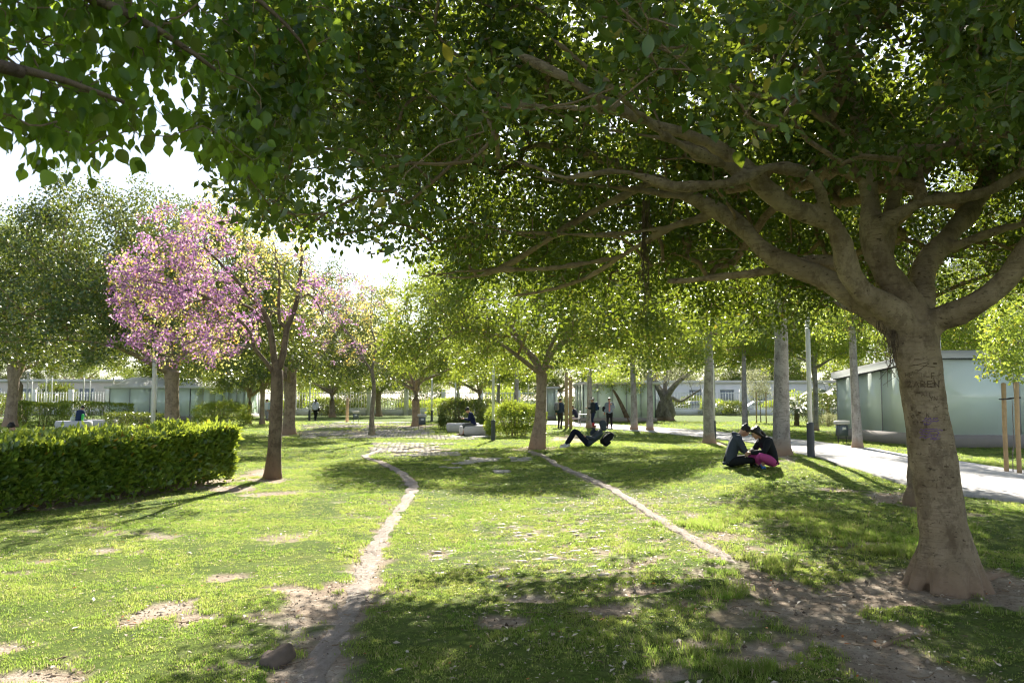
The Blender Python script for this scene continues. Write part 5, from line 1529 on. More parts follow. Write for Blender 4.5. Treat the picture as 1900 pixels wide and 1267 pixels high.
bench('pebble shaped stone bench with the seated man on it', BM + [.12, 0, 0], R(4), 1.75)
b2 = gnd(858, 803); b2[1] += .5; bench('pebble shaped stone bench behind the seated man', b2, R(8), 1.7)
LB = np.array([at(137, 780, 44.0)[0], 44.0, 0]); LB[2] = gz(*LB[:2]); bench('white pebble bench beneath the person with the green sleeve', LB, R(-3), 2.0, .8, .49)
LB2 = np.array([at(184, 780, 47.0)[0], 47.0, 0]); bench('white pebble bench further behind the big hedge', LB2, R(12), 2.0, .8, .49)
mb = MB(); mb.box((0, 0, .014), (.78, .40, .028), R(3), .008); o = mb.build('white_board', M['white_paint'], None, False, BM + [.36, -.02, .475]); tag(o, 'flat white board lying on the bench beside the seated man', 'board')

def bin_(label, px, py, k=1.0):
    b = gnd(px, py)
    root = thing('litter_bin', label, 'litter bin', b, R(12), 'grey litter bins')
    for s in (-1, 1):
        mb = MB(); mb.tube([(s * .17, 0, -.05), (s * .17, 0, .45), (s * .17, 0, .86)], .018, 8); mb.build('leg', M['sleeve'], root)
    mb = MB(); mb.box((0, 0, .50), (.36, .30, .42), 0, .02); mb.build('bucket', M['bin_grey'], root, False)
    mb = MB(); mb.box((0, 0, .80), (.48, .40, .15), 0, .03); mb.build('lid', M['concrete'], root, False)
    mb = MB(); mb.box((0, -.152, .58), (.16, .006, .10), 0); mb.build('plate', M['white_paint'], root, False)
    return root
bin_('litter bin with pale lid before the teal glass building', 1563, 823)
bin_('litter bin beside the forked ficus near the bench', 783, 798)
bin_('litter bin with pale lid on the far lawn', 660, 786)

# concrete lump at the worn edge of the path
sp = gnd(515, 1228)
mb = MB(); mb.box((0, 0, .02), (.12, .22, .11), R(-28), .02, R(14), R(-10)); mb.box((-.05, .06, .0), (.12, .15, .09), R(10), .02)
me = mb.mesh('stone', False)
for v in me.vertices:
    v.co += Vector((random.gauss(0, .006), random.gauss(0, .006), random.gauss(0, .006)))
tag(obj('stone', me, plain_mat('mossy stone', (.15, .12, .10), .95, .1, 0, .4, 14, .8, 40), None, sp), 'dark rough stone lying at the worn edge of the path', 'stone')

# ================================================================== BUILDINGS
t = NT('teal glass')
co = t.coord('Object')
gcol = t.ramp(t.noise(.35, 3, .5, co), [(.3, (.70, .81, .77)), (.7, (.78, .87, .83))])
streak = t.noise(1, 3, .5, t.mapv(co, (3, 3, .3)))
gcol = t.mix(t.math('MULTIPLY', streak, .3), gcol, (.80, .87, .84))
p_ = t.pbr(gcol, .07, None, .75)
tl = t.n('BsdfTranslucent'); t.set(tl, 'Color', (.66, .80, .74))
mx = t.n('MixShader'); t.set(mx, 0, .15); t.set(mx, 1, p_); t.set(mx, 2, tl.outputs[0])
M['glass'] = t.done(mx.outputs[0])
t = NT('white skylight roof')  # roof made see-through to sun, added to brighten the panes from behind
tl = t.n('BsdfTranslucent'); t.set(tl, 'Color', (.8, .82, .8))
mx = t.n('MixShader'); t.set(mx, 0, .8); t.set(mx, 1, t.pbr(t.mix(t.noise(.8, 4, .6, t.coord('Object')), (.66, .64, .63), (.76, .74, .72)), .5, None, .4)); t.set(mx, 2, tl.outputs[0])
M['translucent'] = t.done(mx.outputs[0])
M['pale_glass'] = plain_mat('pale green glass', (.66, .76, .70), .12, .6, 0, .06, .8)
M['window'] = plain_mat('dark window glass', (.26, .28, .32), .06, .8)
M['wall'] = plain_mat('pale rendered wall', (.78, .76, .78), .9, .2, 0, .06, .5, .1, 20, (.60, .58, .58))
M['beige'] = plain_mat('beige render', (.68, .60, .54), .9, .2, 0, .06, .4)

def pane_wall(root, a, b, z0, za, zb, n, mat='glass', frame='grey_paint'):
    """n glass panes from a to b (ground plane, local), tops sloping from za to zb, with thin posts between"""
    a = np.array(a, float); b = np.array(b, float); d = b - a; L = np.linalg.norm(d); e = d / L; nn = np.array([-e[1], e[0]])
    for i in range(n):
        p, q = a + d * (i / n) + e * .015, a + d * ((i + 1) / n) - e * .015
        h0, h1 = za + (zb - za) * i / n, za + (zb - za) * (i + 1) / n
        V = []
        for s in (-.01, .01):
            V += [(*(p + nn * s), z0), (*(q + nn * s), z0), (*(q + nn * s), h1), (*(p + nn * s), h0)]
        F = [(0, 1, 2, 3), (7, 6, 5, 4), (0, 4, 5, 1), (1, 5, 6, 2), (2, 6, 7, 3), (3, 7, 4, 0)]
        obj('pane', mesh_np('pane', np.array(V), [np.array(F)], False), M[mat], root)
    for i in range(n + 1):
        p = a + d * (i / n); h = za + (zb - za) * i / n
        mb = MB(); mb.box((p[0], p[1], (z0 + h) / 2), (.05, .05, h - z0), math.atan2(e[1], e[0])); mb.build('mullion', M[frame], root, False)

def teal_building():
    C = np.array([at(1742, 830, 28.0)[0], 28.0]); Fp = np.array([at(1556, 800, 34.5)[0], 34.5]); E = C + [14, -.6]
    B1 = Fp + [16, 6]; B2 = E + [1, 12]
    root = thing('glass_building', 'low teal glass building with pale roof across the walkway', 'building', (*C, 0))
    l = lambda p: np.array(p) - C
    z0 = .45
    pane_wall(root, l(C), l(E), z0, 3.12, 3.12, 5)
    pane_wall(root, l(Fp), l(C), z0, 2.55, 3.12, 4)
    mb = MB()
    for a, b in ((l(C), l(E)), (l(Fp), l(C))):
        m_ = (a + b) / 2; d = b - a
        mb.box((*m_, .2), (np.linalg.norm(d) + .05, .14, .5), math.atan2(d[1], d[0]))
    mb.build('plinth', M['plinth'], root, False)
    def slab(name, pts, zs, th, mat, over):
        P = np.array(pts); c = P.mean(0); P = c + (P - c) * over
        V = [(*p, z) for p, z in zip(P, zs)] + [(*p, z + th) for p, z in zip(P, zs)]; n = len(P)
        F4 = [(i, (i + 1) % n, n + (i + 1) % n, n + i) for i in range(n)]
        F4 += [tuple(range(n))[::-1], tuple(range(n, 2 * n))] if n == 4 else []
        obj(name, mesh_np(name, np.array(V, float), [np.array(F4)], False), M[mat], root)
    quad = [l(C), l(E), l(B2), l(Fp)]
    slab('roof', quad, [3.13, 3.13, 3.13, 2.56], .27, 'translucent', 1.03)
    slab('gutter', quad, [3.08, 3.08, 3.08, 2.51], .048, 'sleeve', 1.022)
    mb = MB(); q0, q1, q2, q3 = [np.array(p) * .985 + np.array([.1, .1]) for p in quad]
    V = [(*p, .03) for p in (q0, q1, q2, q3)]; mb.add(V, [[(0, 1, 2, 3)]]); mb.build('floor', M['white_paint'], root, False)
teal_building()

def pavilion(label, px0, px1, py, h, npan, roof='white_paint', glass='pale_glass', hip=True, depth=8):
    a, b = gnd(px0, py), gnd(px1, py); b[1] = a[1]
    root = thing('glass_pavilion', label, 'pavilion', (a + b) / 2 * [1, 1, 0], 0, 'glass pavilions')
    w = (b - a)[0] / 2
    pane_wall(root, (-w, 0), (w, 0), .3, h, h, npan, glass); pane_wall(root, (-w, depth), (-w, 0), .3, h, h, 3, glass); pane_wall(root, (w, 0), (w, depth), .3, h, h, 3, glass)
    mb = MB(); mb.box((0, depth / 2, .14), (2 * w + .2, depth + .2, .34)); mb.build('plinth', M['plinth'], root, False)
    mb = MB(); mb.box((0, depth / 2, h + .10), (2 * w + .7, depth + .7, .18))
    if hip:
        for k, (c, s) in enumerate(((-.25, 1.0), (.55, .8))):
            x0, x1 = w * (c - .68), w * (c + .62) if k == 0 else w * 1.0
            V = [(x0, -.3, h + .19), (x1, -.3, h + .19), (x1, depth, h + .19), (x0, depth, h + .19), (x0 + .8, 1.5, h + .95 * s), (x1 - .3, 1.5, h + .95 * s), (x1 - .3, depth - 1, h + .95 * s), (x0 + .8, depth - 1, h + .95 * s)]
            mb.add(V, [[(0, 1, 5, 4), (1, 2, 6, 5), (2, 3, 7, 6), (3, 0, 4, 7), (4, 5, 6, 7)]])
    mb.build('roof', M[roof], root, False)
    mb = MB(); V = .6; mb.box((0, depth / 2, h / 2), (2 * w - 1.2, depth - 1.2, h - .3)); mb.build('inner_wall', M['wall'], root, False)
pavilion('glass pavilion with white folded roof behind the big hedge', 202, 352, 779, 2.55, 4)
pavilion('pale green glass pavilion behind the walking man', 1083, 1216, 783, 2.75, 5, 'roof_metal', 'pale_glass', False)
pavilion('far low glass kiosk beside the person with grey backpack', 1000, 1030, 779, 2.5, 2, 'roof_metal', 'glass', False, 5)
pavilion('far pale glass wall near the thin trunked pair', 380, 452, 775, 2.7, 5, 'roof_metal', 'glass', False, 4)

# ---- boundary fence: posts, low wall and bar panels between them
def fence():
    Yf = 84.0
    root = thing('boundary_fence', 'long white barred fence with pale pillars along the street', 'fence', (0, Yf, 0))
    x = -66.0; i = 0
    bars = MB(); k = 0
    for q in np.arange(-1.74, 1.75, .29): bars.box((q, 0, 1.55), (.05, .05, 1.75))
    bars.box((0, 0, .72), (3.5, .07, .07)); bars.box((0, 0, 2.30), (3.5, .07, .07))
    bm = bars.mesh('bar_panel', False); bm.materials.append(M['white_paint'])
    wm = MB().box((0, 0, .32), (3.5, .22, .64)).mesh('low_wall', False); wm.materials.append(M['wall'])
    pm = MB().box((0, 0, 1.35), (.42, .42, 2.7), 0, .02).mesh('pillar', False); pm.materials.append(M['wall'])
    while x < 72:
        o = obj('pillar', pm, None, root); o.location = (x, 0, 0)
        o = obj('bar_panel', bm, None, root); o.location = (x + 1.96, 0, 0); o['kind'] = 'stuff'
        o = obj('low_wall', wm, None, root); o.location = (x + 1.96, 0, 0)
        x += 3.92
fence()

# ---- the street side: buildings, cars
def block(label, X0, X1, Y, h, dep, mat, rows, cols, roof='roof_metal', bal=False):
    root = thing('town_building', label, 'building', ((X0 + X1) / 2, Y, 0), 0, 'buildings across the street')
    w = X1 - X0
    mb = MB(); mb.box((0, dep / 2, h / 2), (w, dep, h)); mb.build('wall', M[mat], root, False)
    mb = MB(); mb.box((0, dep / 2, h + .2), (w + .5, dep + .5, .4)); mb.build('roof', M[roof], root, False)
    ww, wh = w / cols * .45, h / rows * .5
    for r in range(rows):
        for c in range(cols):
            x = -w / 2 + (c + .5) * w / cols; z = (r + .52) * h / rows
            mb = MB()
            for s in (-1, 1): mb.box((x + s * (ww / 2 + .05), -.03, z), (.10, .10, wh + .2))
            mb.box((x, -.03, z + wh / 2 + .05), (ww, .10, .10)); mb.box((x, -.05, z - wh / 2 - .06), (ww + .25, .16, .12))
            f = mb.build('window', M['white_paint'], root, False)
            m2 = MB(); m2.box((x, -.012, z), (ww, .02, wh)); m2.build('pane', M['window'], f, False)
block('long pale arcade building beyond the white cars', 14, 46, 104, 3.7, 10, 'wall', 1, 8)
block('pale building beyond the square hedge', -82, -48, 110, 4.0, 12, 'beige', 1, 8)
block('tall beige apartment block behind the teal glass building', 52, 80, 92, 17, 14, 'beige', 5, 6)

def car(label, loc, rz, col):
    root = thing('parked_car', label, 'car', loc, rz, 'cars parked along the street')
    prof = [(-2.1, .35), (-2.15, .62), (-2.05, .88), (-1.35, .98), (-.75, 1.42), (.55, 1.46), (1.15, 1.05), (1.85, .92), (2.12, .72), (2.15, .38)]
    V = []; n = len(prof)
    for s, k in ((-1, 1), (1, 1)):
        for x, z in prof: V.append((x, s * (.86 if z < 1.0 else .68), z))
    F = [(i, i + 1, n + i + 1, n + i) for i in range(n - 1)] + [(n - 1, 0, n, 2 * n - 1)]
    mb = MB(); mb.add(V, [F]); c = np.array(V)
    for s in (0, n):
        ctr = len(V) + (1 if s else 0)
    Vs = V + [(0, -.84, .7), (0, .84, .7)]
    mb = MB(); mb.add(Vs, [F, [(i + 1, i, 2 * n) for i in range(n - 1)] + [(0, n - 1, 2 * n)], [(n + i, n + i + 1, 2 * n + 1) for i in range(n - 1)] + [(2 * n - 1, n, 2 * n + 1)]])
    paint = plain_mat('car paint', col, .25, .6, 0, .03)
    mb.build('body', paint, root, True)
    for s in (-1, 1):
        for pts in ([(-1.2, 1.0), (-.72, 1.36), (-.15, 1.38), (-.15, 1.0)], [(-.08, 1.0), (-.08, 1.38), (.5, 1.39), (1.0, 1.04)]):
            q = MB(); P = [(x, s * (.87 if z < 1.1 else .71), z) for x, z in pts]; q.add(P + [(x, y - s * .03, z) for x, y, z in P], [[(0, 1, 2, 3), (7, 6, 5, 4), (0, 4, 5, 1), (1, 5, 6, 2), (2, 6, 7, 3), (3, 7, 4, 0)]]); q.build('side_window', M['window'], root, False)
        for x in (-1.3, 1.32):
            q = MB(); q.tube([(x, s * .68, .32), (x, s * .88, .32)], .32, 20); wh = q.build('wheel', M['rubber'], root, False)
            q = MB(); q.tube([(x, s * .87, .32), (x, s * .895, .32)], .19, 14); q.build('rim', M['metal_pole'], wh, False)
        q = MB(); q.ell((2.06, s * .62, .74), (.10, .16, .09)); q.build('headlight', M['white_paint'], root)
    return root
for lab, px, col in (('white parked car seen between the brown grey trunk and a slim trunk', 1348, (.7, .7, .72)), ('white parked car just before the thick grey trunk', 1410, (.66, .66, .68)), ('silver parked car beyond the old olive', 1290, (.4, .42, .45)), ('white parked van like car beyond the far hedge', 92, (.7, .7, .72))):
    p = at(px, 760, 91); car(lab, (p[0], 91, 0), 0, col)

# café chair and table by the walkway
def chair(px, py):
    b = gnd(px, py); root = thing('white_chair', 'white chair under the seated person by the walkway', 'chair', b, R(160))
    for x in (-.2, .2):
        for y in (-.2, .2):
            mb = MB(); mb.tube([(x * 1.15, y * 1.15, -.02), (x, y, .44)], .014, 6); mb.build('leg', M['metal_pole'], root)
    mb = MB(); mb.box((0, 0, .455), (.46, .46, .03), 0, .01); mb.build('seat', M['white_paint'], root, False)
    mb = MB(); mb.box((-.23, 0, .70), (.03, .46, .46), 0, .01, 0, R(-8)); mb.build('backrest', M['white_paint'], root, False)
CH = gnd(1069, 789); chair(1069, 789)
tb = gnd(1085, 790); root = thing('cafe_table', 'small pale café table beside the white chair', 'table', tb)
mb = MB(); mb.box((0, 0, .73), (.7, .7, .03), 0, .01); mb.build('table_top', M['white_paint'], root, False)
for x in (-.28, .28):
    for y in (-.28, .28):
        mb = MB(); mb.tube([(x, y, -.02), (x, y, .72)], .016, 6); mb.build('leg', M['sleeve'], root)
# ================================================================== PEOPLE
def cloth(name, col, rough=.85, var=.18):
    return plain_mat(name, col, rough, .2, 0, var, 14, .35, 55)
M['skin'] = plain_mat('skin', (.46, .27, .19), .5, .35, 0, .08, 20)
M['hair'] = plain_mat('black hair', (.012, .010, .009), .45, .4, 0, .3, 60, .5, 120)
M['hair_brown'] = plain_mat('brown hair', (.075, .045, .028), .5, .4, 0, .3, 60, .5, 120)
M['eye'] = plain_mat('eye', (.02, .015, .012), .2, .5)
M['lip'] = plain_mat('lip', (.30, .12, .10), .5, .3)

V3 = lambda *a: np.array(a, float)
def basis(f, up=(0, 0, 1)):
    f = np.asarray(f, float); f = f / np.linalg.norm(f); y = np.cross(up, f); y /= np.linalg.norm(y); return np.column_stack([f, y, np.cross(f, y)])

def hand(mb, wrist, d, up, s=1.0, curl=.5):
    """palm and five bent fingers reaching along d, palm facing -up"""
    B = basis(d, up)
    p = lambda x, y, z: wrist + B @ (V3(x, y, z) * s)
    mb.tube([p(-.02, 0, 0), p(.03, 0, 0), p(.085, 0, 0)], [.022 * s, .030 * s, .032 * s], 8)
    for y, L in ((-.030, .066), (-.010, .078), (.011, .073), (.030, .056)):
        a = curl
        q0 = p(.080, y, 0); q1 = p(.080 + L * .45 * math.cos(a * .5), y * 1.1, -L * .45 * math.sin(a * .5)); q2 = p(.080 + L * (.45 * math.cos(a * .5) + .3 * math.cos(a * 1.3)), y * 1.1, -L * (.45 * math.sin(a * .5) + .3 * math.sin(a * 1.3)))
        q3 = q2 + (q2 - q1) * .6 + B @ V3(-.004, 0, -.006)
        mb.tube([q0, q1, q2, q3], [.0095 * s, .009 * s, .008 * s, .0065 * s], 6)
    mb.tube([p(.015, -.028, -.004), p(.045, -.052, -.012), p(.07, -.058, -.02)], [.012 * s, .0105 * s, .008 * s], 6)

def person(label, loc, rz, J, top, legs, hairm='hair', shoes=(.03, .03, .032), hair='short', hood=False, hooddown=False, bare_legs=False, vox=.019, sleeves=1.0, cap=None, shirt=None, bulk=1.0, group=None, skirt=False, curl=.6):
    """joints J in a frame that faces +X; body is one fused surface, clothes are children"""
    root = thing('person', label, 'person', loc, rz, group)
    g = {k: V3(*v) for k, v in J.items()}
    HB = basis(g['look'], g.get('hup', V3(0, 0, 1)))
    hc = g['head']; hp = lambda x, y, z: hc + HB @ V3(x, y, z)
    b = MB()
    b.ell(hp(.0, 0, .012), (.098, .077, .112), HB, 18, 12); b.ell(hp(.028, 0, -.055), (.062, .056, .062), HB, 14, 10)
    b.tube([hp(.092, 0, .022), hp(.108, 0, -.004), hp(.118, 0, -.022), hp(.098, 0, -.032)], [.008, .011, .014, .010], 8)
    b.ell(hp(.082, 0, -.098), (.022, .026, .018), HB, 10, 8)
    for s in (-1, 1):
        b.ell(hp(-.004, s * .078, .0), (.020, .011, .033), HB, 8, 6); b.ell(hp(.088, s * .032, .026), (.016, .022, .012), HB, 8, 6)
        b.ell(hp(.070, s * .045, -.025), (.028, .022, .026), HB, 8, 6)
    b.tube([g['neck'] + (g['chest'] - g['neck']) * .3, g['neck'], hp(-.015, 0, -.06)], [.062, .054, .052], 10)
    def torso(mb, e):
        w = unit((g['shl'] - g['shr'])[None])[0]
        for s in (-1, 1):
            sh = g['shl'] if s > 0 else g['shr']; hip = g['hpl'] if s > 0 else g['hpr']
            mid = (g['chest'] + w * s * .085)
            mb.tube(smooth_path([hip + (g['pelvis'] - hip) * .15, (g['pelvis'] + w * s * .075) * .5 + mid * .5, mid, sh + (g['chest'] - sh) * .35 + (g['neck'] - g['chest']) * .25], .06), e + .098 * bulk, 12)
            mb.tube([g['neck'] * .75 + g['chest'] * .25, sh], [.062 + e, .058 + e], 10)
        mb.tube(smooth_path([g['pelvis'], (g['pelvis'] + g['chest']) / 2, g['chest'], g['neck'] + (g['chest'] - g['neck']) * .35], .06), e + .10 * bulk, 12)
    def arm(mb, s, e, k=1.0):
        a, c, d = g['sh' + s], g['el' + s], g['wr' + s]
        d = c + (d - c) * k
        P = smooth_path([a, a + (c - a) * .5, c, c + (d - c) * .5, d], .06); n = len(P); t_ = np.linspace(0, 1, n)
        mb.tube(P, np.interp(t_, [0, .25, .5, .65, 1], [.055, .050, .042, .040, .028]) + e, 10)
    def leg(mb, s, e, k=1.0):
        a, c, d = g['hp' + s], g['kn' + s], g['an' + s]; d = c + (d - c) * k
        P = smooth_path([a, a + (c - a) * .5, c, c + (d - c) * .45, d], .07); t_ = np.linspace(0, 1, len(P))
        mb.tube(P, np.interp(t_, [0, .25, .48, .7, 1], [.088, .078, .056, .055, .036]) + e, 12)
    torso(b, 0)
    for s in 'lr':
        arm(b, s, 0); leg(b, s, 0)
        f = unit((g['to' + s] - g['an' + s])[None])[0]
        b.tube([g['an' + s], g['an' + s] * .4 + g['to' + s] * .6, g['to' + s]], [.038, .034, .024], 8)
    body = remesh(b, vox, 5, .5)
    # hands with separate fingers are joined to the fused body at the wrists
    hm = MB(); co = np.zeros(len(body.vertices) * 3); body.vertices.foreach_get('co', co)
    hm.add(co.reshape(-1, 3), [np.array([p.vertices[:] for p in body.polygons if len(p.vertices) == 4] or np.zeros((0, 4), int))])
    for s in 'lr':
        d = g.get('hd' + s, g['wr' + s] - g['el' + s]); hand(hm, g['wr' + s], d, g.get('hu' + s, V3(0, 0, 1) if abs(unit(d[None])[0][2]) < .9 else V3(1, 0, 0)), 1.0, curl)
    hm.build('body', M['skin'], root)
    # face
    e = MB()
    for s in (-1, 1): e.ell(hp(.100, s * .033, .020), (.006, .012, .007), HB, 8, 6)
    for s in (-1, 1): e.tube([hp(.103, s * .018, .040), hp(.102, s * .034, .044), hp(.092, s * .05, .038)], .004, 5)
    e.build('eyes', M['eye'], root)
    e = MB(); e.tube([hp(.086, -.024, -.060), hp(.095, 0, -.058), hp(.086, .024, -.060)], [.004, .006, .004], 6); e.build('mouth', M['lip'], root)
    # clothes
    tm = cloth('top ' + label[:12], top)
    j_ = MB(); torso(j_, .020)
    for s in 'lr': arm(j_, s, .018, .97 * sleeves)
    hem = (g['hpl'] + g['hpr']) / 2
    j_.tube([g['pelvis'], hem * .7 + g['pelvis'] * .3 + (g['pelvis'] - g['chest']) * .12], .150 * bulk, 14)
    if hooddown:
        bk = -HB[:, 0]; bk[2] = 0; bk = bk / max(np.linalg.norm(bk), 1e-6)
        j_.tube(smooth_path([g['neck'] + V3(0, .10, -.01), g['neck'] + bk * .11 + V3(0, .06, .03), g['neck'] + bk * .11 + V3(0, -.06, .03), g['neck'] + V3(0, -.10, -.01)], .03), .045, 10)
    obj('jacket' if sleeves > .8 else 'shirt', remesh(j_, vox, 4, .5), tm, root)
    lm_ = cloth('legs ' + label[:12], legs)
    t_ = MB()
    for s in 'lr': leg(t_, s, .016, .45 if bare_legs else .97)
    t_.tube([g['hpl'], g['pelvis'], g['hpr']], .118, 12); t_.tube([g['pelvis'], g['pelvis'] + (g['chest'] - g['pelvis']) * .18], .125, 12)
    obj('shorts' if bare_legs else 'trousers', remesh(t_, vox, 4, .5), lm_, root)
    sm = plain_mat('shoe ' + label[:10], shoes, .6, .4); sole = M['white_paint'] if sum(shoes) > 1 else M['rubber']
    for s in 'lr':
        f = g['to' + s] - g['an' + s]; f = f / np.linalg.norm(f); SB = basis(f, g.get('su', V3(0, 0, 1)))
        q = lambda x, y, z: g['an' + s] + SB @ V3(x, y, z)
        m_ = MB(); m_.tube(smooth_path([q(-.055, 0, -.02), q(0, 0, -.012), q(.07, 0, -.030), q(.13, 0, -.042), q(.175, 0, -.046)], .03), [.042] * 1 if False else .043, 10); m_.ell(q(0, 0, .012), (.045, .042, .04), SB)
        sh = obj('shoe', remesh(m_, .018, 2), sm, root)
        m_ = MB(); m_.tube([q(-.07, 0, -.062), q(.04, 0, -.066), q(.12, 0, -.070), q(.19, 0, -.072)], [.034, .037, .040, .028], 10); m_.build('sole', sole, sh)
    if hood:
        m_ = MB(); m_.ell(hp(-.020, 0, .020), (.128, .112, .142), HB, 18, 12); m_.tube([hp(-.05, 0, -.06), g['neck'] - HB[:, 0] * .03], [.10, .11], 12)
        obj('hood', remesh(m_, vox, 4), tm, root)
    elif hair:
        m_ = MB(); m_.ell(hp(-.016, 0, .036), (.100, .087, .104), HB, 18, 12); m_.ell(hp(.030, 0, .082), (.062, .066, .042), HB, 14, 8)
        for k in range(26):
            a = k * 2.4; z = .07 + .05 * math.sin(k * 1.7); m_.ell(hp(-.02 + .085 * math.cos(a), .07 * math.sin(a), z), (.028, .026, .022), HB, 6, 5)
        if hair == 'long':
            bk = g.get('tail', hp(-.16, 0, -.30)); m_.tube(smooth_path([hp(-.09, 0, .02), hp(-.12, 0, -.08), bk * .5 + hp(-.12, 0, -.08) * .5, bk], .04), [.03] * 1 if False else .038, 8)
            for s in (-1, 1): m_.tube([hp(.02, s * .075, .05), hp(-.02, s * .085, -.05), hp(-.06, s * .075, -.13)], [.03, .034, .028], 8)
        obj('hair', remesh(m_, .016, 2), M[hairm], root)
    if cap:
        m_ = MB(); m_.ell(hp(-.01, 0, .055), (.105, .092, .085), HB, 16, 10); m_.box(hp(.12, 0, .06), (.10, .13, .012), rz=0); obj('cap', remesh(m_, .012, 3), cloth('cap', cap), root)
    if shirt:
        m_ = MB(); m_.tube(smooth_path([g['neck'] + V3(.05, 0, -.02), g['chest'] + V3(.125, 0, 0), (g['chest'] + g['pelvis']) / 2 + V3(.125, 0, 0), g['pelvis'] + V3(.12, 0, .02)], .06), .045, 10); m_.build('shirt', cloth('shirt', shirt), root)
    return root

def standing(h=1.72, stride=.0, lean=0.0, look=(1, 0, -.05), arms='down', phase=1):
    k = h / 1.72; s = stride
    J = dict(pelvis=(0, 0, .93), chest=(.02 + lean, 0, 1.27), neck=(.02 + lean * 1.3, 0, 1.47), head=(.045 + lean * 1.5, 0, 1.60), look=look,
             shl=(.01 + lean, .185, 1.41), shr=(.01 + lean, -.185, 1.41), hpl=(0, .09, .90), hpr=(0, -.09, .90),
             knl=(.06 + .5 * s * phase, .10, .50), knr=(.06 - .42 * s * phase, -.10, .50), anl=(-.02 + s * phase, .11, .085), anr=(-.02 - 1.1 * s * phase, -.11, .085 + .06 * s),
             tol=(.14 + s * phase, .12, .06), tor=(.13 - 1.1 * s * phase, -.12, .045 + .02 * s), ell=(-.04 + lean - .3 * s * phase, .25, 1.13), elr=(-.04 + lean + .3 * s * phase, -.25, 1.13),
             wrl=(.06 + lean - .35 * s * phase, .27, .90), wrr=(.06 + lean + .5 * s * phase, -.27, .90))
    if arms == 'front': J.update(ell=(.10, .24, 1.12), elr=(.10, -.24, 1.12), wrl=(.33, .06, 1.16), wrr=(.33, -.06, 1.16))
    if arms == 'strap': J.update(ell=(.08, .27, 1.16), wrl=(.16, .12, 1.34))
    return {a: tuple(np.array(b) * k) if a != 'look' else b for a, b in J.items()}

def on(px, py): return gnd(px, py)

# the couple on the mound
man = dict(pelvis=(-.06, 0, .13), chest=(.06, 0, .48), neck=(.17, 0, .68), head=(.285, 0, .765), look=(.62, .0, -.78), hup=(.7, 0, .7), shl=(.12, .19, .61), shr=(.12, -.19, .61), hpl=(-.02, .10, .12), hpr=(-.02, -.10, .12),
           knl=(.36, .33, .17), knr=(.36, -.33, .17), anl=(.50, -.06, .09), anr=(.42, .08, .08), tol=(.52, -.22, .05), tor=(.44, .24, .05), ell=(.26, .25, .34), elr=(.26, -.25, .34), wrl=(.46, .07, .27), wrr=(.46, -.07, .27))
person('person in slate hooded jacket sitting cross-legged on the mound, head bowed', on(1358, 866), R(-8), man, (.050, .062, .085), (.012, .013, .016), hooddown=True, curl=1.1)
wom = dict(pelvis=(-.06, 0, .14), chest=(.06, 0, .46), neck=(.17, 0, .64), head=(.285, 0, .715), look=(.85, 0, -.52), hup=(.5, 0, .85), shl=(.10, .17, .57), shr=(.10, -.17, .57), hpl=(-.02, .10, .13), hpr=(-.02, -.10, .13), tail=(-.06, .02, .42),
           knl=(.34, .26, .26), knr=(.34, -.24, .24), anl=(.16, -.10, .09), anr=(.20, .06, .08), tol=(.20, -.26, .05), tor=(.24, .22, .05), ell=(.24, .24, .34), elr=(.24, -.24, .34), wrl=(.44, .05, .31), wrr=(.44, -.05, .31))
person('person in black jacket and magenta trousers sitting opposite the slate jacket', on(1429, 867), R(188), wom, (.012, .014, .020), (.42, .065, .26), hair='long', curl=1.1, shoes=(.03, .16, .42))
ph = on(1391, 866); mb = MB(); mb.box((0, 0, 0), (.012, .075, .15), R(10), .004, 0, R(38)); tag(mb.build('phone', M['rubber'], None, False, ph + [0.02, .02, .33]), 'dark phone held between the two people on the mound', 'phone')

# reclining person and the backpack
rec = dict(pelvis=(0, 0, .13), chest=(-.30, 0, .36), neck=(-.44, 0, .55), head=(-.475, 0, .70), look=(.92, 0, -.25), shl=(-.38, .19, .47), shr=(-.38, -.19, .47), hpl=(.02, .10, .13), hpr=(.02, -.10, .13),
           knl=(.43, .12, .52), knr=(.38, -.13, .50), anl=(.73, .12, .085), anr=(.64, -.12, .085), tol=(.90, .14, .06), tor=(.81, -.14, .06), ell=(-.16, .30, .28), elr=(-.12, -.27, .40), wrl=(.08, .16, .34), wrr=(-.24, -.17, .60), hdr=(-.1, .35, .5), hdl=(.6, -.3, .1))
RP = on(1091, 829)
person('person in blue grey hood reclining on the grass against a backpack', RP, R(180), rec, (.055, .070, .092), (.010, .014, .030), shoes=(.62, .64, .66), hood=True, curl=1.0)
mb = MB(); mb.tube([(-.0, 0, 0), (0, 0, .10)], [.036, .042], 14); o = mb.build('red_cup', plain_mat('red cup', (.55, .03, .04), .4), None, True, RP + [.19, .11, .66]); tag(o, 'red cup held to the mouth of the reclining person', 'cup')
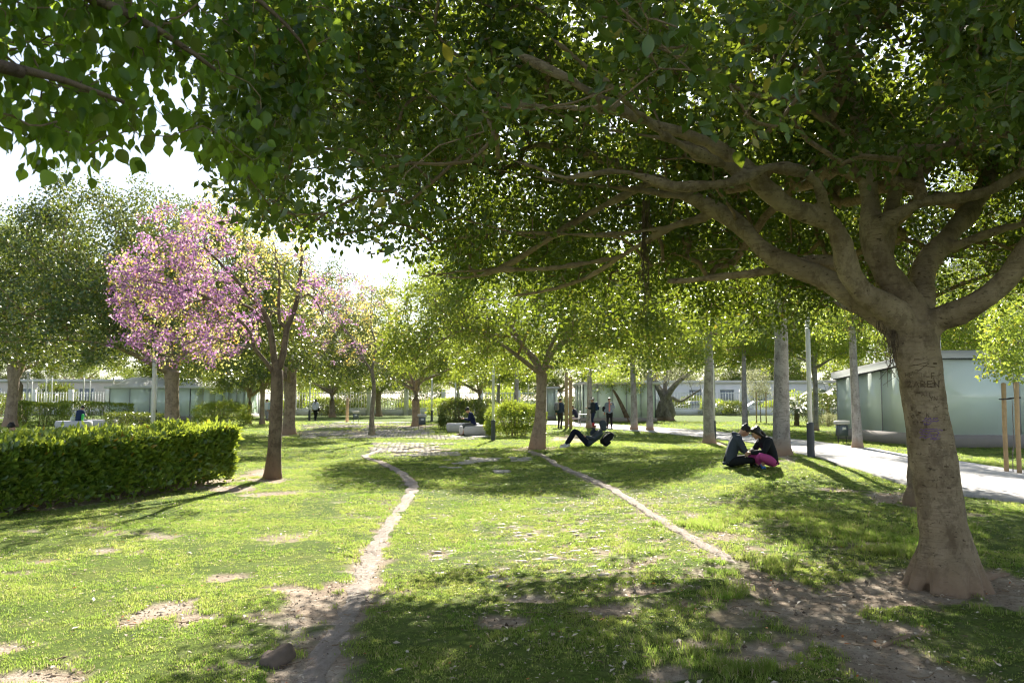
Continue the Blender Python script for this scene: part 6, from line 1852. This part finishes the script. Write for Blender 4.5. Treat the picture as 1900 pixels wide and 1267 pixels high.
def backpack(label, loc, rz, tilt, col, s=1.0, group='backpacks'):
    root = thing('backpack', label, 'backpack', loc, rz, group); root.rotation_euler = (0, tilt, rz); root.scale = (s, s, s)
    m_ = MB(); m_.box((0, 0, .24), (.22, .32, .46), 0, .07); m_.ell((0, 0, .44), (.11, .155, .09)); obj('bag_body', remesh(m_, .014, 5), cloth('bag', col), root)
    m_ = MB(); m_.box((.13, 0, .16), (.08, .26, .24), 0, .03); obj('pocket', remesh(m_, .014, 4), cloth('pocket', tuple(k * .8 for k in col)), root)
    for y in (-.09, .09):
        m_ = MB(); m_.tube(smooth_path([(-.10, y, .46), (-.17, y * 1.1, .40), (-.18, y * 1.15, .22), (-.11, y * 1.2, .06)], .04), .014, 6); m_.build('strap', M['rubber'], root)
    m_ = MB(); m_.tube(smooth_path([(.02, -.13, .47), (.09, -.12, .40), (.115, -.1, .32)], .03), .005, 5); m_.tube(smooth_path([(.175, -.10, .27), (.178, 0, .28), (.175, .10, .27)], .03), .004, 5); m_.build('zip', M['white_paint'], root)
    return root
backpack('black backpack behind the reclining person', RP + [.43, .08, .10], R(15), R(52), (.014, .016, .022))

# man on the pebble bench
ben = dict(pelvis=(-.02, 0, .58), chest=(.08, 0, .92), neck=(.17, 0, 1.10), head=(.26, 0, 1.20), look=(.72, 0, -.65), hup=(.65, 0, .72), shl=(.12, .18, 1.04), shr=(.12, -.18, 1.04), hpl=(0, .10, .56), hpr=(0, -.10, .56), knl=(.42, .13, .52), knr=(.44, -.12, .53),
           anl=(.48, .14, .10), anr=(.60, -.13, .10), tol=(.66, .15, .06), tor=(.78, -.14, .06), ell=(.20, .24, .77), elr=(.22, -.22, .78), wrl=(.42, .07, .82), wrr=(.44, -.06, .83))
person('man in navy top and shorts sitting on the stone bench looking at a phone', (BM[0] - .08, BM[1] - .12, BM[2] - .02), R(186), ben, (.010, .016, .060), (.085, .095, .105), bare_legs=True, curl=1.0)
mb = MB(); mb.box((0, 0, 0), (.012, .075, .15), R(6), .004, 0, R(50)); tag(mb.build('phone', M['white_paint'], None, False, BM + [-.62, -.13, .88]), 'pale phone in the hands of the man on the bench', 'phone')

# walkers and standers
person('woman in loose pale lavender shirt walking away past the lamp post', on(585, 780), R(80), standing(1.68, .16), (.52, .52, .66), (.012, .012, .016), hair='long', bulk=1.3, vox=.028)
m_ = MB(); m_.box((0, 0, 0), (.14, .30, .26), R(20), .05); m_.tube([(0, -.12, .12), (.02, .05, .35), (0, .12, .12)], .012, 6); o = m_.build('shoulder_bag', cloth('bag', (.012, .012, .014)), None, True, on(585, 780) + [.26, -.02, .86]); tag(o, 'black shoulder bag at the side of the walking woman', 'bag')
person('person in white shirt walking behind the slim dark trunk', on(495, 780), R(-100), standing(1.66, .12), (.60, .60, .66), (.30, .28, .30), hair='short', bulk=1.1, vox=.028)
person('person in pale blue shirt walking beside the one in white', on(503, 781), R(-95), standing(1.70, .14, phase=-1), (.42, .48, .62), (.22, .15, .13), vox=.028)
person('man in dark jacket and pale cap standing on the walkway', on(1101, 795), R(185), standing(1.76, .04, arms='front'), (.020, .026, .034), (.014, .020, .055), cap=(.55, .53, .55), vox=.028, bulk=1.15)
backpack('blue backpack on the man in the pale cap', on(1101, 795) + [.17, .0, 1.02], R(5), 0, (.015, .035, .085), .95)
person('man in grey blue jacket over a pink shirt walking towards the lawn', on(1131, 795), R(-95), standing(1.76, .12, arms='strap'), (.17, .21, .26), (.012, .012, .015), hair='short', shirt=(.55, .20, .20), vox=.028)
m_ = MB(); m_.box((0, 0, 0), (.20, .14, .30), R(0), .05); o = m_.build('shoulder_bag', cloth('bag', (.014, .014, .018)), None, True, on(1131, 795) + [-.30, .02, 1.12]); tag(o, 'black bag on the shoulder of the man in the pink shirt', 'bag')
person('person in dark blue standing behind the timber posts', on(1039, 794), R(60), standing(1.72, .05), (.025, .045, .085), (.03, .03, .035), vox=.028)
backpack('grey backpack on the person behind the timber posts', on(1039, 794) + [-.20, -.12, 1.00], R(240), 0, (.16, .17, .20), .95)
sit = dict(ben); sit = {k: (v if k in ('look', 'hup') else (v[0], v[1], v[2] - .04)) for k, v in sit.items()}
person('person in dark top sitting on the white chair by the walkway', (CH[0] + .02, CH[1], CH[2] - .02), R(160), sit, (.02, .022, .04), (.40, .28, .28), hair='short', hairm='hair_brown', vox=.028)
bk = dict(ben)
bk = {k: (v if k in ('look', 'hup') else (v[0], v[1], v[2] - .02)) for k, v in bk.items()}
person('person in navy top with green sleeve sitting on the white pebble bench', (LB[0] + .27, LB[1] - .05, LB[2]), R(75), bk, (.020, .035, .085), (.05, .06, .09), vox=.028)
m_ = MB(); m_.tube(smooth_path([(0, 0, 0), (.02, 0, .14), (.03, 0, .32)], .04), [.065] * 1 if False else .07, 10); o = obj('green_jacket', remesh(m_, .015, 4), cloth('green', (.06, .42, .10)), None, (LB[0] + .52, LB[1] - .12, LB[2] + .53)); tag(o, 'bright green jacket draped at the side of the person on the white bench', 'jacket')
m_ = MB(); m_.ell((0, 0, .12), (.16, .11, .15)); m_.tube([(-.03, 0, .22), (.0, 0, .34), (.05, 0, .40)], [.06, .03, .05], 8); o = obj('plastic_bag', remesh(m_, .015, 3), plain_mat('pale plastic bag', (.45, .50, .42), .35, .5, 0, .2, 20), None, (LB[0] + .0, LB[1] - .1, LB[2] + .48)); tag(o, 'pale plastic bag standing on the white pebble bench', 'bag')
hd = dict(ben); HP = np.array([at(38, 780, 22.0)[0], 22.0, 0.0]); HP[2] = gz(*HP[:2])
hd = {k: (v if k in ('look', 'hup') else (v[0], v[1], v[2] - .38 + .1)) for k, v in hd.items()}
person('person in black with head bent low just above the big hedge', HP, R(170), hd, (.012, .012, .015), (.02, .02, .025), vox=.028, bulk=1.2)
